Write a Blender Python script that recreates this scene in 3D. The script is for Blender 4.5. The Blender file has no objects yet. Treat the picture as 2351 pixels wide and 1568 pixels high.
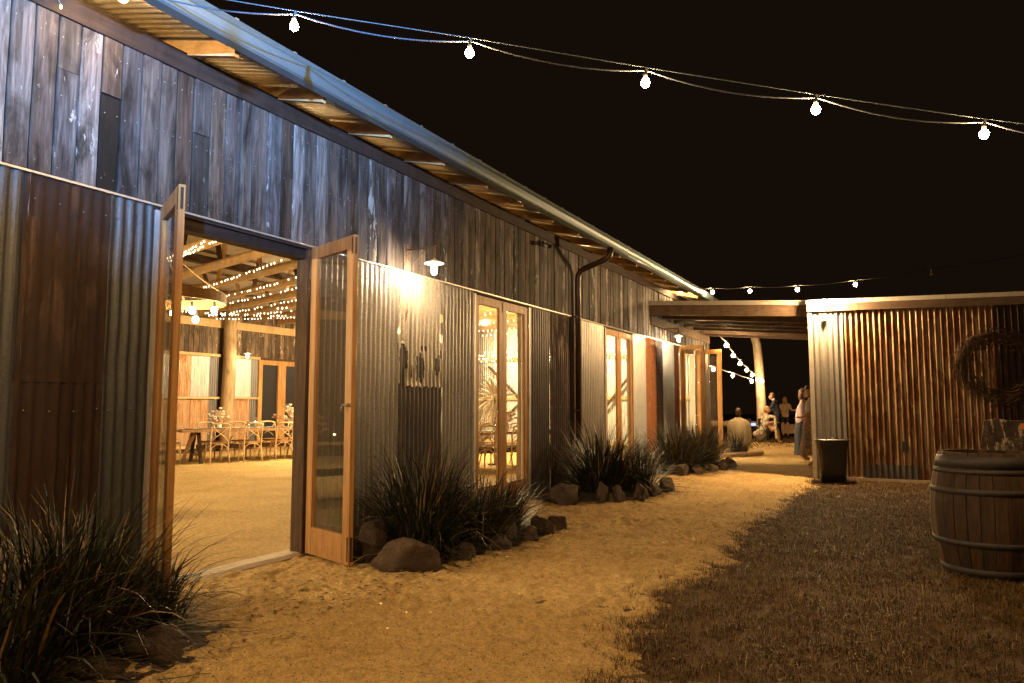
import bpy, math, random
import numpy as np
from mathutils import Vector, Matrix
rnd = random.Random(7)
S = bpy.context.scene
COL = S.collection
R_ = math.radians

# ------------------------------------------------------------------ camera, sky, exposure
cam_d = bpy.data.cameras.new('camera'); cam = bpy.data.objects.new('camera', cam_d); COL.objects.link(cam)
cam_d.sensor_width = 36.0; cam_d.lens = 36.0*1700/2351; cam_d.clip_end = 500; cam_d.clip_start = 0.05
cam.location = (0, 0, 1.3); cam.rotation_euler = (R_(90+4.909), 0, R_(27.679)); S.camera = cam
S.render.resolution_x = 1024; S.render.resolution_y = 683
w = bpy.data.worlds.new('World'); S.world = w; w.use_nodes = True
bg = w.node_tree.nodes['Background']; bg.inputs[0].default_value = (0.0070, 0.0037, 0.0019, 1); bg.inputs[1].default_value = 1.0
S.view_settings.view_transform = 'Standard'; S.view_settings.look = 'None'
S.view_settings.exposure = 0; S.view_settings.gamma = 1; S.view_settings.use_curve_mapping = False
S.render.engine = 'CYCLES'
S.cycles.use_denoising = True; S.cycles.max_bounces = 6; S.cycles.transparent_max_bounces = 12
S.cycles.sample_clamp_indirect = 2.5; S.cycles.caustics_reflective = False; S.cycles.caustics_refractive = False
S.cycles.use_light_tree = True

WARM = (1.0, 0.62, 0.27)
P_FESTOON, P_WALL_LAMP, P_SHED, P_ADDED_PENDANT, P_INT_LAMP, P_FAR = 1350, 900, 11000, 6000, 300, 1000
FLOOD_W = 16000

# cool floodlight on a pole to the right of the camera, outside the frame (its fixture is built below)
FL = Vector((1.5, -2.6, 2.7)); FT = Vector((-4.5, 3.7, 4.35))
ld = bpy.data.lights.new('floodlight_beam', 'SPOT'); ld.energy = FLOOD_W; ld.color = (0.12, 0.46, 1.0)
ld.spot_size = R_(31); ld.spot_blend = 1.0; ld.shadow_soft_size = 0.06
lo = bpy.data.objects.new('floodlight_beam', ld); COL.objects.link(lo); lo.location = FL
lo.rotation_euler = (FT-FL).to_track_quat('-Z', 'Y').to_euler()

# ------------------------------------------------------------------ materials
def new_mat(name):
    m = bpy.data.materials.new(name); m.use_nodes = True
    nt = m.node_tree; b = nt.nodes['Principled BSDF']
    return m, nt, b
def N(nt, t, **k):
    n = nt.nodes.new('ShaderNode'+t)
    for a, v in k.items(): setattr(n, a, v)
    return n
def ramp(nt, src, stops):
    r = N(nt, 'ValToRGB'); e = r.color_ramp.elements
    while len(e) < len(stops): e.new(0.5)
    for x, (p, c) in zip(e, stops):
        x.position = p; x.color = (c[0], c[1], c[2], 1) if isinstance(c, tuple) else (c, c, c, 1)
    nt.links.new(src, r.inputs[0]); return r.outputs[0]
def coords(nt, scale, rand=True, rot=None):
    t = N(nt, 'TexCoord'); mp = N(nt, 'Mapping'); mp.inputs['Scale'].default_value = scale
    if rot: mp.inputs['Rotation'].default_value = rot
    nt.links.new(t.outputs['Object'], mp.inputs[0])
    if rand:
        oi = N(nt, 'ObjectInfo'); mu = N(nt, 'Math', operation='MULTIPLY'); mu.inputs[1].default_value = 53.0
        nt.links.new(oi.outputs['Random'], mu.inputs[0])
        va = N(nt, 'VectorMath', operation='ADD'); nt.links.new(mp.outputs[0], va.inputs[0]); nt.links.new(mu.outputs[0], va.inputs[1])
        return va.outputs[0]
    return mp.outputs[0]
def noise(nt, vec, scale, detail=5, rough=0.6, dist=0.0):
    n = N(nt, 'TexNoise'); n.inputs['Scale'].default_value = scale; n.inputs['Detail'].default_value = detail
    n.inputs['Roughness'].default_value = rough; n.inputs['Distortion'].default_value = dist
    nt.links.new(vec, n.inputs['Vector']); return n.outputs['Fac']
def mix(nt, fac, a, b, mode='MIX'):
    m = N(nt, 'Mix', data_type='RGBA', blend_type=mode)
    for s, v in ((0, fac), (6, a), (7, b)):
        if hasattr(v, 'is_output'): nt.links.new(v, m.inputs[s])
        else: m.inputs[s].default_value = v if s == 0 else (v[0], v[1], v[2], 1)
    return m.outputs[2]
def bump(nt, b, h, strength=0.3, dist=0.01):
    bp = N(nt, 'Bump'); bp.inputs['Strength'].default_value = strength; bp.inputs['Distance'].default_value = dist
    nt.links.new(h, bp.inputs['Height']); nt.links.new(bp.outputs[0], b.inputs['Normal'])
def simple(name, c, rough=0.6, metal=0.0, var=0.25, scale=30, bs=0.15, spec=None):
    m, nt, b = new_mat(name); v = coords(nt, (1, 1, 1)); n = noise(nt, v, scale)
    lo_ = tuple(x*(1-var) for x in c); hi = tuple(min(1, x*(1+var)) for x in c)
    nt.links.new(ramp(nt, n, [(0.3, lo_), (0.7, hi)]), b.inputs['Base Color'])
    b.inputs['Roughness'].default_value = rough; b.inputs['Metallic'].default_value = metal
    if spec is not None: b.inputs['Specular IOR Level'].default_value = spec
    if bs: bump(nt, b, n, bs, 0.004)
    return m
def wood(name, cs, grain=(14, 14, 0.9), rough=0.75, patch=None, patch_at=0.6, stain=0.6, rv=0.5, spec=0.3, bs=0.5):
    """cs = dark, mid, light colours of the timber; patch = old paint flakes"""
    m, nt, b = new_mat(name); v = coords(nt, grain); n = noise(nt, v, 3.0, 8, 0.65, 0.6)
    col = ramp(nt, n, [(0.25, cs[0]), (0.5, cs[1]), (0.75, cs[2])])
    oi = N(nt, 'ObjectInfo')
    tint = ramp(nt, oi.outputs['Random'], [(0.0, 1-rv*1.05), (0.12, 1.0), (0.25, (1-rv*.6, 1-rv*.75, 1-rv*.85)), (0.38, 1+rv*.6), (0.5, 1-rv*.95), (0.62, (1+rv*.15, 1-rv*.1, 1-rv*.3)), (0.74, (1-rv*.6, 1-rv*.5, 1-rv*.35)), (0.86, 1+rv*1.2), (1.0, 1-rv*.8)])
    col = mix(nt, 1.0, col, tint, 'MULTIPLY')
    v2 = coords(nt, (5, 5, 1.3)); s = noise(nt, v2, 1.3, 6, 0.65, 0.8)
    st = ramp(nt, s, [(0.36, 1-stain), (0.56, 1.0)])
    col = mix(nt, 1.0, col, st, 'MULTIPLY')
    if patch:
        v3 = coords(nt, (9, 9, 2.2)); p = noise(nt, v3, 1.6, 9, 0.72, 0.4)
        mm = N(nt, 'Math', operation='ADD'); nt.links.new(p, mm.inputs[0])
        r2 = ramp(nt, oi.outputs['Random'], [(0.0, 0.0), (0.72, 0.02), (1.0, 0.12)]); nt.links.new(r2, mm.inputs[1])
        pm = ramp(nt, mm.outputs[0], [(patch_at, 0.0), (patch_at+0.03, 0.8)])
        col = mix(nt, pm, col, patch)
    nt.links.new(col, b.inputs['Base Color'])
    b.inputs['Roughness'].default_value = rough; b.inputs['Specular IOR Level'].default_value = spec
    if bs: bump(nt, b, n, bs, 0.006)
    return m
def sheetmat(name, base, light, rust, rust_at, rough=0.42, metal=0.45, streak=1.0):
    """weathered corrugated iron: zinc with streaks, rust where the noise passes rust_at"""
    m, nt, b = new_mat(name); v = coords(nt, (9, 9, 0.7)); n = noise(nt, v, 2.2, 7, 0.65, 0.3)
    col = ramp(nt, n, [(0.3, base), (0.7, light)])
    v4 = coords(nt, (60, 60, 60)); sp = noise(nt, v4, 1.0, 2, 0.5)
    col = mix(nt, 0.35, col, ramp(nt, sp, [(0.35, 0.45), (0.65, 1.25)]), 'MULTIPLY')
    v2 = coords(nt, (4, 4, 0.9)); r = noise(nt, v2, 1.6, 9, 0.7, 0.7)
    rm = ramp(nt, r, [(rust_at, 0.0), (rust_at+0.07, 1.0)])
    v3 = coords(nt, (20, 20, 6)); rn = noise(nt, v3, 2.0, 6, 0.7)
    rc = ramp(nt, rn, [(0.3, rust), (0.7, tuple(x*2.1 for x in rust))])
    nt.links.new(mix(nt, rm, col, rc), b.inputs['Base Color'])
    mt = N(nt, 'Math', operation='MULTIPLY_ADD'); nt.links.new(rm, mt.inputs[0]); mt.inputs[1].default_value = -metal; mt.inputs[2].default_value = metal
    nt.links.new(mt.outputs[0], b.inputs['Metallic'])
    rr = N(nt, 'Math', operation='MULTIPLY_ADD'); nt.links.new(rm, rr.inputs[0]); rr.inputs[1].default_value = 0.3; rr.inputs[2].default_value = rough
    nt.links.new(rr.outputs[0], b.inputs['Roughness'])
    bump(nt, b, r, 0.25, 0.004)
    return m
def emit(name, c, s, sample=True):
    m = bpy.data.materials.new(name); m.use_nodes = True; nt = m.node_tree; nt.nodes.clear()
    e = N(nt, 'Emission'); e.inputs[0].default_value = (*c, 1); e.inputs[1].default_value = s
    o = N(nt, 'OutputMaterial'); nt.links.new(e.outputs[0], o.inputs[0])
    m.cycles.emission_sampling = 'FRONT' if sample else 'NONE'
    return m
def glassmat(name, tint=(0.93, 0.93, 0.9), rough=0.02, dirt=0.03):
    m = bpy.data.materials.new(name); m.use_nodes = True; nt = m.node_tree; nt.nodes.clear()
    t = N(nt, 'BsdfTransparent'); t.inputs[0].default_value = (*tint, 1)
    g = N(nt, 'BsdfGlossy'); g.inputs['Roughness'].default_value = rough
    lw = N(nt, 'LayerWeight'); lw.inputs[0].default_value = 0.5
    f = N(nt, 'Math', operation='POWER'); nt.links.new(lw.outputs['Facing'], f.inputs[0]); f.inputs[1].default_value = 4.0
    f2 = N(nt, 'Math', operation='MULTIPLY_ADD'); nt.links.new(f.outputs[0], f2.inputs[0]); f2.inputs[1].default_value = 0.8; f2.inputs[2].default_value = 0.035; f = f2
    d = N(nt, 'BsdfDiffuse'); d.inputs[0].default_value = (0.5, 0.45, 0.4, 1)
    a = N(nt, 'MixShader'); nt.links.new(f.outputs[0], a.inputs[0]); nt.links.new(t.outputs[0], a.inputs[1]); nt.links.new(g.outputs[0], a.inputs[2])
    v = coords(nt, (3, 3, 1)); n = noise(nt, v, 2, 6, 0.7)
    dm = N(nt, 'Math', operation='MULTIPLY'); nt.links.new(n, dm.inputs[0]); dm.inputs[1].default_value = dirt*2
    q = N(nt, 'MixShader'); nt.links.new(dm.outputs[0], q.inputs[0]); nt.links.new(a.outputs[0], q.inputs[1]); nt.links.new(d.outputs[0], q.inputs[2])
    o = N(nt, 'OutputMaterial'); nt.links.new(q.outputs[0], o.inputs[0])
    return m

M = {}
M['board'] = wood('weathered_board', ((0.025, 0.021, 0.021), (0.09, 0.08, 0.078), (0.2, 0.185, 0.18)), patch=(0.38, 0.39, 0.38), patch_at=0.65, stain=0.85, rv=0.9)
M['board_in'] = wood('interior_board', ((0.045, 0.03, 0.02), (0.13, 0.09, 0.06), (0.25, 0.18, 0.12)), patch=(0.55, 0.45, 0.3), patch_at=0.63, stain=0.7, rv=0.5)
M['cedar'] = wood('cedar_joinery', ((0.26, 0.115, 0.035), (0.42, 0.215, 0.07), (0.56, 0.32, 0.12)), grain=(9, 9, 0.5), rough=0.5, stain=0.25, rv=0.12, spec=0.4, bs=0.2)
M['dark_beam'] = wood('dark_stained_beam', ((0.012, 0.008, 0.007), (0.028, 0.018, 0.015), (0.045, 0.03, 0.026)), grain=(9, 0.6, 9), stain=0.4, rv=0.1)
M['jamb'] = wood('dark_hardwood_jamb', ((0.03, 0.016, 0.008), (0.07, 0.038, 0.02), (0.12, 0.07, 0.04)), stain=0.4, rv=0.1)
M['pine'] = wood('pale_pine_framing', ((0.36, 0.23, 0.11), (0.5, 0.34, 0.17), (0.6, 0.43, 0.23)), grain=(2, 8, 8), stain=0.2, rv=0.15, bs=0.1)
M['pine_v'] = wood('pale_pine_upright', ((0.42, 0.28, 0.14), (0.56, 0.39, 0.21), (0.66, 0.48, 0.28)), grain=(9, 9, 0.7), stain=0.2, rv=0.15, bs=0.1)
M['oak'] = wood('oiled_table_timber', ((0.20, 0.11, 0.045), (0.33, 0.19, 0.085), (0.45, 0.28, 0.13)), grain=(9, 1, 9), stain=0.3, rv=0.15, bs=0.1)
M['log'] = wood('peeled_log', ((0.27, 0.17, 0.085), (0.42, 0.29, 0.16), (0.55, 0.41, 0.25)), grain=(5, 5, 1.0), stain=0.35, rv=0.1)
M['pergola'] = wood('grey_pergola_timber', ((0.10, 0.066, 0.042), (0.15, 0.10, 0.068), (0.21, 0.15, 0.105)), grain=(0.8, 9, 9), stain=0.25, rv=0.25)
M['trim'] = simple('pale_painted_trim', (0.55, 0.52, 0.47), 0.6, 0, 0.1, 14, 0.05)
M['pale_log'] = wood('pale_bare_trunk', ((0.38, 0.30, 0.21), (0.55, 0.46, 0.34), (0.68, 0.6, 0.47)), grain=(5, 5, 1.0), stain=0.3, rv=0.1)
M['barrel'] = wood('barrel_oak', ((0.024, 0.012, 0.006), (0.055, 0.029, 0.013), (0.09, 0.05, 0.024)), grain=(12, 12, 1.0), stain=0.45, rv=0.5)
M['galv'] = sheetmat('galvanised_iron', (0.24, 0.225, 0.215), (0.40, 0.385, 0.37), (0.09, 0.04, 0.02), 0.68, rough=0.40, metal=0.5)
M['galv_left'] = sheetmat('blue_grey_iron', (0.055, 0.055, 0.06), (0.11, 0.115, 0.125), (0.06, 0.03, 0.02), 0.66, rough=0.45, metal=0.4)
M['rust_in'] = sheetmat('tan_rusted_iron', (0.26, 0.15, 0.075), (0.45, 0.30, 0.17), (0.22, 0.10, 0.045), 0.5, rough=0.5)
M['galv_new'] = sheetmat('bright_galvanised_iron', (0.42, 0.43, 0.44), (0.6, 0.62, 0.64), (0.09, 0.04, 0.02), 0.85, metal=0.35)
M['galv_dark'] = sheetmat('dull_grey_iron', (0.07, 0.06, 0.058), (0.13, 0.12, 0.118), (0.05, 0.022, 0.012), 0.62)
M['galv_old'] = sheetmat('old_mottled_iron', (0.22, 0.20, 0.17), (0.48, 0.44, 0.37), (0.06, 0.03, 0.018), 0.6, metal=0.25)
M['rust'] = sheetmat('rusted_iron', (0.028, 0.013, 0.009), (0.085, 0.05, 0.038), (0.016, 0.006, 0.003), 0.42, rough=0.5)
M['rust_orange'] = sheetmat('orange_rusted_iron', (0.22, 0.10, 0.045), (0.42, 0.24, 0.12), (0.17, 0.06, 0.02), 0.42, rough=0.5)
M['rust_shed'] = sheetmat('shed_rusted_iron', (0.12, 0.062, 0.028), (0.44, 0.29, 0.16), (0.085, 0.035, 0.012), 0.47, rough=0.5, metal=0.2)
M['roof'] = sheetmat('roof_iron', (0.38, 0.36, 0.33), (0.5, 0.48, 0.44), (0.09, 0.04, 0.02), 0.9)
M['gutter'] = simple('painted_gutter', (0.14, 0.20, 0.24), 0.3, 0.4, 0.04, 12, 0.02)
M['pipe'] = simple('brown_painted_pipe', (0.05, 0.028, 0.02), 0.35, 0.3, 0.2, 20, 0.05)
M['flashing'] = simple('metal_flashing', (0.45, 0.42, 0.38), 0.4, 0.5, 0.15, 14, 0.05)
M['jambmetal'] = simple('pale_jamb_trim', (0.5, 0.48, 0.46), 0.5, 0.3, 0.1, 14, 0.05)
M['steel'] = simple('dull_steel', (0.25, 0.24, 0.23), 0.4, 0.8, 0.2, 30, 0.05)
M['hoop'] = simple('barrel_hoop_iron', (0.038, 0.031, 0.03), 0.65, 0.3, 0.3, 40, 0.2)
M['black'] = simple('black_plastic', (0.012, 0.012, 0.013), 0.28, 0.0, 0.2, 30, 0.03)
M['black_matt'] = simple('black_iron', (0.02, 0.018, 0.016), 0.5, 0.3, 0.2, 30, 0.05)
M['enamel'] = simple('cream_enamel', (0.75, 0.7, 0.6), 0.35, 0.0, 0.05, 20, 0.0)
M['bracket'] = simple('bronze_bracket', (0.22, 0.15, 0.09), 0.45, 0.4, 0.2, 40, 0.1)
M['cable'] = simple('pale_festoon_cable', (0.07, 0.085, 0.12), 0.5, 0.0, 0.1, 40, 0)
M['wirem'] = simple('catenary_wire', (0.10, 0.14, 0.18), 0.5, 0.2, 0.1, 40, 0)
M['socket'] = simple('black_socket', (0.05, 0.05, 0.055), 0.4, 0.0, 0.2, 40, 0)
M['concrete'] = simple('concrete', (0.5, 0.42, 0.32), 0.85, 0.0, 0.15, 25, 0.3)
M['cloth'] = simple('pale_blue_linen', (0.45, 0.52, 0.56), 0.9, 0, 0.15, 40, 0.2)
M['leaf'] = simple('strappy_leaf', (0.023, 0.025, 0.013), 0.42, 0, 0.7, 14, 0)
M['dryleaf'] = simple('dry_leaf', (0.34, 0.22, 0.11), 0.6, 0, 0.3, 6, 0)
M['grass'] = simple('dry_lawn_grass', (0.085, 0.047, 0.011), 0.6, 0, 0.85, 22, 0, spec=0.25)
M['lawn_soil'] = simple('lawn_soil', (0.085, 0.048, 0.018), 0.95, 0, 0.5, 30, 0.8)
M['soil'] = simple('dark_mulch_soil', (0.04, 0.024, 0.014), 0.95, 0, 0.5, 30, 0.8)
M['pampas'] = simple('dried_pampas', (0.8, 0.7, 0.54), 0.9, 0, 0.15, 20, 0.3)
M['petal'] = simple('cream_petal', (0.75, 0.62, 0.48), 0.7, 0, 0.15, 20, 0.1)
M['petal2'] = simple('blush_petal', (0.6, 0.33, 0.2), 0.7, 0, 0.2, 20, 0.1)
M['skin'] = simple('skin', (0.52, 0.31, 0.2), 0.55, 0, 0.05, 10, 0)
M['hair_brown'] = simple('brown_hair', (0.10, 0.045, 0.02), 0.5, 0, 0.4, 60, 0.4)
M['hair_dark'] = simple('dark_hair', (0.025, 0.014, 0.009), 0.5, 0, 0.4, 60, 0.4)
M['hair_fair'] = simple('fair_hair', (0.35, 0.2, 0.09), 0.5, 0, 0.3, 60, 0.4)
M['suit'] = simple('navy_suit', (0.014, 0.016, 0.028), 0.8, 0, 0.2, 60, 0.1)
M['white_cloth'] = simple('white_cotton', (0.7, 0.68, 0.64), 0.85, 0, 0.06, 30, 0.2)
M['cream_cloth'] = simple('cream_blanket', (0.72, 0.62, 0.42), 0.95, 0, 0.08, 40, 0.3)
M['pink_cloth'] = simple('pale_pink_shawl', (0.62, 0.48, 0.52), 0.9, 0, 0.06, 40, 0.2)
M['beige_cloth'] = simple('beige_top', (0.45, 0.3, 0.18), 0.9, 0, 0.1, 40, 0.2)
M['flame'] = emit('candle_flame', (1.0, 0.75, 0.4), 60, False)
M['fairy'] = emit('fairy_bulb', (1.0, 0.80, 0.50), 10, False)
M['screen'] = emit('tablet_screen', (0.35, 0.45, 1.0), 2.2, False)
M['orange_tag'] = simple('orange_label', (0.55, 0.17, 0.03), 0.6, 0, 0.1, 20, 0)
M['bulb_festoon'] = emit('lit_festoon_bulb', WARM, P_FESTOON)
M['bulb_near_added'] = emit('added_near_bulb', WARM, P_FESTOON*2)
M['bulb_far'] = emit('lit_far_bulb', WARM, P_FAR)
M['jar_lit'] = emit('lit_lamp_jar', (1.0, 0.72, 0.42), P_WALL_LAMP)
M['bulb_shed'] = emit('lit_shed_bulb', WARM, P_SHED)
M['bulb_pendant_added'] = emit('added_pendant_bulb', (1.0, 0.72, 0.36), P_ADDED_PENDANT)
M['bulb_ring'] = emit('lit_ring_bulb', (1.0, 0.72, 0.36), 380)
M['bulb_int'] = emit('lit_interior_lamp', (1.0, 0.70, 0.40), P_INT_LAMP)
M['glass'] = glassmat('door_glass')
M['jar_glass'] = glassmat('jar_glass', dirt=0.1)

def floral(name, base, cols, scale=14):
    m, nt, b = new_mat(name); v = coords(nt, (1, 1, 1)); c = base
    for k, (cc, th) in enumerate(cols):
        n = noise(nt, v, scale*(1+0.37*k), 2, 0.5, 1.2+k)
        c = mix(nt, ramp(nt, n, [(th, 0.0), (th+0.02, 1.0)]), c, cc)
    nt.links.new(c, b.inputs['Base Color']); b.inputs['Roughness'].default_value = 0.9
    return m
M['floral_skirt'] = floral('floral_skirt_cloth', (0.22, 0.2, 0.16), [((0.6, 0.3, 0.07), 0.55), ((0.02, 0.02, 0.06), 0.6), ((0.6, 0.5, 0.3), 0.62)])
M['floral_shawl'] = floral('floral_shawl_cloth', (0.62, 0.56, 0.47), [((0.08, 0.06, 0.05), 0.57), ((0.35, 0.2, 0.1), 0.64)], 20)

def gravelmat():
    m, nt, b = new_mat('decomposed_granite'); v = coords(nt, (1, 1, 1), False)
    n1 = noise(nt, v, 1.3, 5, 0.6); n2 = noise(nt, v, 85, 5, 0.75); n3 = noise(nt, v, 22, 6, 0.7)
    c = ramp(nt, n1, [(0.3, (0.42, 0.28, 0.11)), (0.7, (0.55, 0.385, 0.165))])
    c = mix(nt, 0.8, c, ramp(nt, n2, [(0.33, 0.25), (0.45, 0.9), (0.7, 1.5)]), 'MULTIPLY')
    c = mix(nt, 0.8, c, ramp(nt, n3, [(0.32, 0.55), (0.55, 1.1)]), 'MULTIPLY')  # dark mid-scale flecks put relief shading into the colour
    nt.links.new(c, b.inputs['Base Color']); b.inputs['Roughness'].default_value = 0.9; b.inputs['Specular IOR Level'].default_value = 0.2
    b1 = N(nt, 'Bump'); b1.inputs['Strength'].default_value = 0.7; b1.inputs['Distance'].default_value = 0.03; nt.links.new(n3, b1.inputs['Height'])
    b2 = N(nt, 'Bump'); b2.inputs['Strength'].default_value = 0.6; b2.inputs['Distance'].default_value = 0.007; nt.links.new(n2, b2.inputs['Height'])
    nt.links.new(b1.outputs[0], b2.inputs['Normal']); nt.links.new(b2.outputs[0], b.inputs['Normal'])
    return m
M['gravel'] = gravelmat()
def rockmat():
    m, nt, b = new_mat('brown_fieldstone'); v = coords(nt, (1, 1, 1)); n = noise(nt, v, 5, 8, 0.7); n2 = noise(nt, v, 45, 6, 0.7)
    c = ramp(nt, n, [(0.3, (0.025, 0.015, 0.009)), (0.55, (0.08, 0.048, 0.028)), (0.75, (0.16, 0.105, 0.065))])
    c = mix(nt, 0.6, c, ramp(nt, n2, [(0.3, 0.5), (0.65, 1.3)]), 'MULTIPLY')
    nt.links.new(c, b.inputs['Base Color']); b.inputs['Roughness'].default_value = 0.85; bump(nt, b, n2, 1.0, 0.03); return m
M['rock'] = rockmat()

# ------------------------------------------------------------------ mesh helpers
class MB:
    def __init__(s): s.v = []; s.f = []; s.smooth = False
    def add(s, vs, fs):
        o = len(s.v); s.v += [tuple(p) for p in vs]; s.f += [tuple(o+i for i in f) for f in fs]; return s
    def box(s, x0, x1, y0, y1, z0, z1):
        return s.add([(x0, y0, z0), (x1, y0, z0), (x1, y1, z0), (x0, y1, z0), (x0, y0, z1), (x1, y0, z1), (x1, y1, z1), (x0, y1, z1)],
                     [(0, 3, 2, 1), (4, 5, 6, 7), (0, 1, 5, 4), (1, 2, 6, 5), (2, 3, 7, 6), (3, 0, 4, 7)])
    def obox(s, p, u, a, n, b, z0, z1):
        """box from p: along unit u by a, across n by b, between heights z0..z1"""
        p = Vector(p); u = Vector(u).normalized(); n = Vector(n).normalized()
        q = [p, p+u*a, p+u*a+n*b, p+n*b]
        return s.add([(c.x, c.y, z0) for c in q]+[(c.x, c.y, z1) for c in q],
                     [(0, 3, 2, 1), (4, 5, 6, 7), (0, 1, 5, 4), (1, 2, 6, 5), (2, 3, 7, 6), (3, 0, 4, 7)])
    def bar(s, a, b, wx, wz, up=(0, 0, 1)):
        """rectangular bar between two points"""
        a = Vector(a); b = Vector(b); d = (b-a).normalized(); up = Vector(up)
        sd = d.cross(up)
        if sd.length < 1e-4: sd = d.cross(Vector((1, 0, 0)))
        sd.normalize(); u2 = sd.cross(d).normalized(); vs = []
        for p in (a, b):
            for i, j in ((-1, -1), (1, -1), (1, 1), (-1, 1)): vs.append(p+sd*wx*i/2+u2*wz*j/2)
        return s.add(vs, [(0, 3, 2, 1), (4, 5, 6, 7), (0, 1, 5, 4), (1, 2, 6, 5), (2, 3, 7, 6), (3, 0, 4, 7)])
    def tube(s, pts, r, n=8, cap=True):
        pts = [Vector(p) for p in pts]; k = len(pts); rs = r if isinstance(r, (list, tuple)) else [r]*k
        vs = []; prev = None
        for i, p in enumerate(pts):
            d = (pts[min(i+1, k-1)]-pts[max(i-1, 0)]).normalized()
            if prev is None:
                a = d.cross(Vector((0, 0, 1)));
                if a.length < 1e-3: a = d.cross(Vector((1, 0, 0)))
            else: a = prev-d*prev.dot(d)
            a.normalize(); prev = a; b = d.cross(a)
            for j in range(n):
                t = 2*math.pi*j/n; vs.append(p+(a*math.cos(t)+b*math.sin(t))*rs[i])
        fs = [(i*n+j, i*n+(j+1) % n, (i+1)*n+(j+1) % n, (i+1)*n+j) for i in range(k-1) for j in range(n)]
        if cap: fs += [tuple(range(n-1, -1, -1)), tuple((k-1)*n+j for j in range(n))]
        return s.add(vs, fs)
    def lathe(s, prof, c=(0, 0, 0), n=16, a0=0.0, a1=2*math.pi, close=True):
        vs = []; full = abs(a1-a0-2*math.pi) < 1e-6; m = n if full else n+1
        for r, z in prof:
            for j in range(m):
                t = a0+(a1-a0)*j/n; vs.append((c[0]+r*math.cos(t), c[1]+r*math.sin(t), c[2]+z))
        fs = []
        for i in range(len(prof)-1):
            for j in range(n):
                j2 = (j+1) % m; fs.append((i*m+j, i*m+j2, (i+1)*m+j2, (i+1)*m+j))
        return s.add(vs, fs)
    def ball(s, c, r, n=10, sz=1.0, rz=None):
        prof = [(max(1e-4, r*math.sin(math.pi*i/(n//2+1))), -r*sz*math.cos(math.pi*i/(n//2+1))) for i in range(n//2+2)]
        return s.lathe(prof, c, n)
    def obj(s, name, mat, parent=None, smooth=False, loc=None):
        me = bpy.data.meshes.new(name); me.from_pydata(s.v, [], s.f); me.materials.append(mat)
        if smooth: me.polygons.foreach_set('use_smooth', [True]*len(me.polygons))
        me.update(); return link(name, me, parent, loc)
def link(name, me, parent=None, loc=None):
    o = bpy.data.objects.new(name, me); COL.objects.link(o)
    if parent is not None:
        o.parent = parent; o.matrix_parent_inverse = Matrix.Translation(-parent.location) if parent.get('world_parts') else Matrix()
    if loc is not None: o.location = loc
    return o
def tag(o, label, cat, group=None, kind=None):
    if label: o['label'] = label
    if cat: o['category'] = cat
    if group: o['group'] = group
    if kind: o['kind'] = kind
    return o
def thing(name, label, cat, loc=(0, 0, 0), rz=0.0, group=None, world=False):
    o = bpy.data.objects.new(name, None); COL.objects.link(o); o.empty_display_size = 0.2
    o.location = loc; o.rotation_euler = (0, 0, rz)
    if world: o['world_parts'] = 1
    return tag(o, label, cat, group)
def dup(root, loc, rz=0.0, label=None):
    r = root.copy(); COL.objects.link(r); r.location = loc; r.rotation_euler = (0, 0, rz)
    if label: r['label'] = label
    for ch in list(root.children):
        c = ch.copy(); COL.objects.link(c); c.parent = r
        for g in ch.children:
            d = g.copy(); COL.objects.link(d); d.parent = c
    return r
def struct(o): o['kind'] = 'structure'; return o
def stuff(o): o['kind'] = 'stuff'; return o
def iron(name, p, u, width, z0, z1, nrm, mat, parent, pitch=0.0762, amp=0.009, z0f=None, segs=12, spp=8, phase=None, ragged=0, thick=True):
    """corrugated sheet standing from z0 to z1 along u; z0f(s) can give a torn lower edge"""
    u = Vector(u).normalized(); nrm = Vector(nrm).normalized(); p = Vector(p)
    n = max(2, int(round(width/pitch*spp))); ph = rnd.random()*6.28 if phase is None else phase; vs = []; fs = []
    wob = [rnd.uniform(-1, 1)*0.003 for _ in range(segs+1)]; dn = [(rnd.uniform(0, width), rnd.uniform(z0, z1), rnd.uniform(.05, .14), rnd.uniform(-.010, .004)) for _ in range(5)]
    for i in range(n+1):
        s_ = width*i/n; h = amp*math.sin(2*math.pi*s_/pitch+ph); lo = z0f(s_) if z0f else z0+rnd.uniform(-1, 1)*ragged
        for j in range(segs+1):
            z = lo+(z1-lo)*j/segs
            q = p+u*s_+nrm*(h+sum(d_*math.exp(-(((s_-a_)/r_)**2+((z-c_)/(r_*2))**2)) for a_, c_, r_, d_ in dn)+wob[j]+0.0015*math.sin(s_*9+j*2.3)); vs.append((q.x, q.y, z))
    for i in range(n):
        for j in range(segs):
            a = i*(segs+1)+j; fs.append((a, a+segs+1, a+segs+2, a+1))
    m = MB().add(vs, fs); return m.obj(name, mat, parent, smooth=True)

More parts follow.
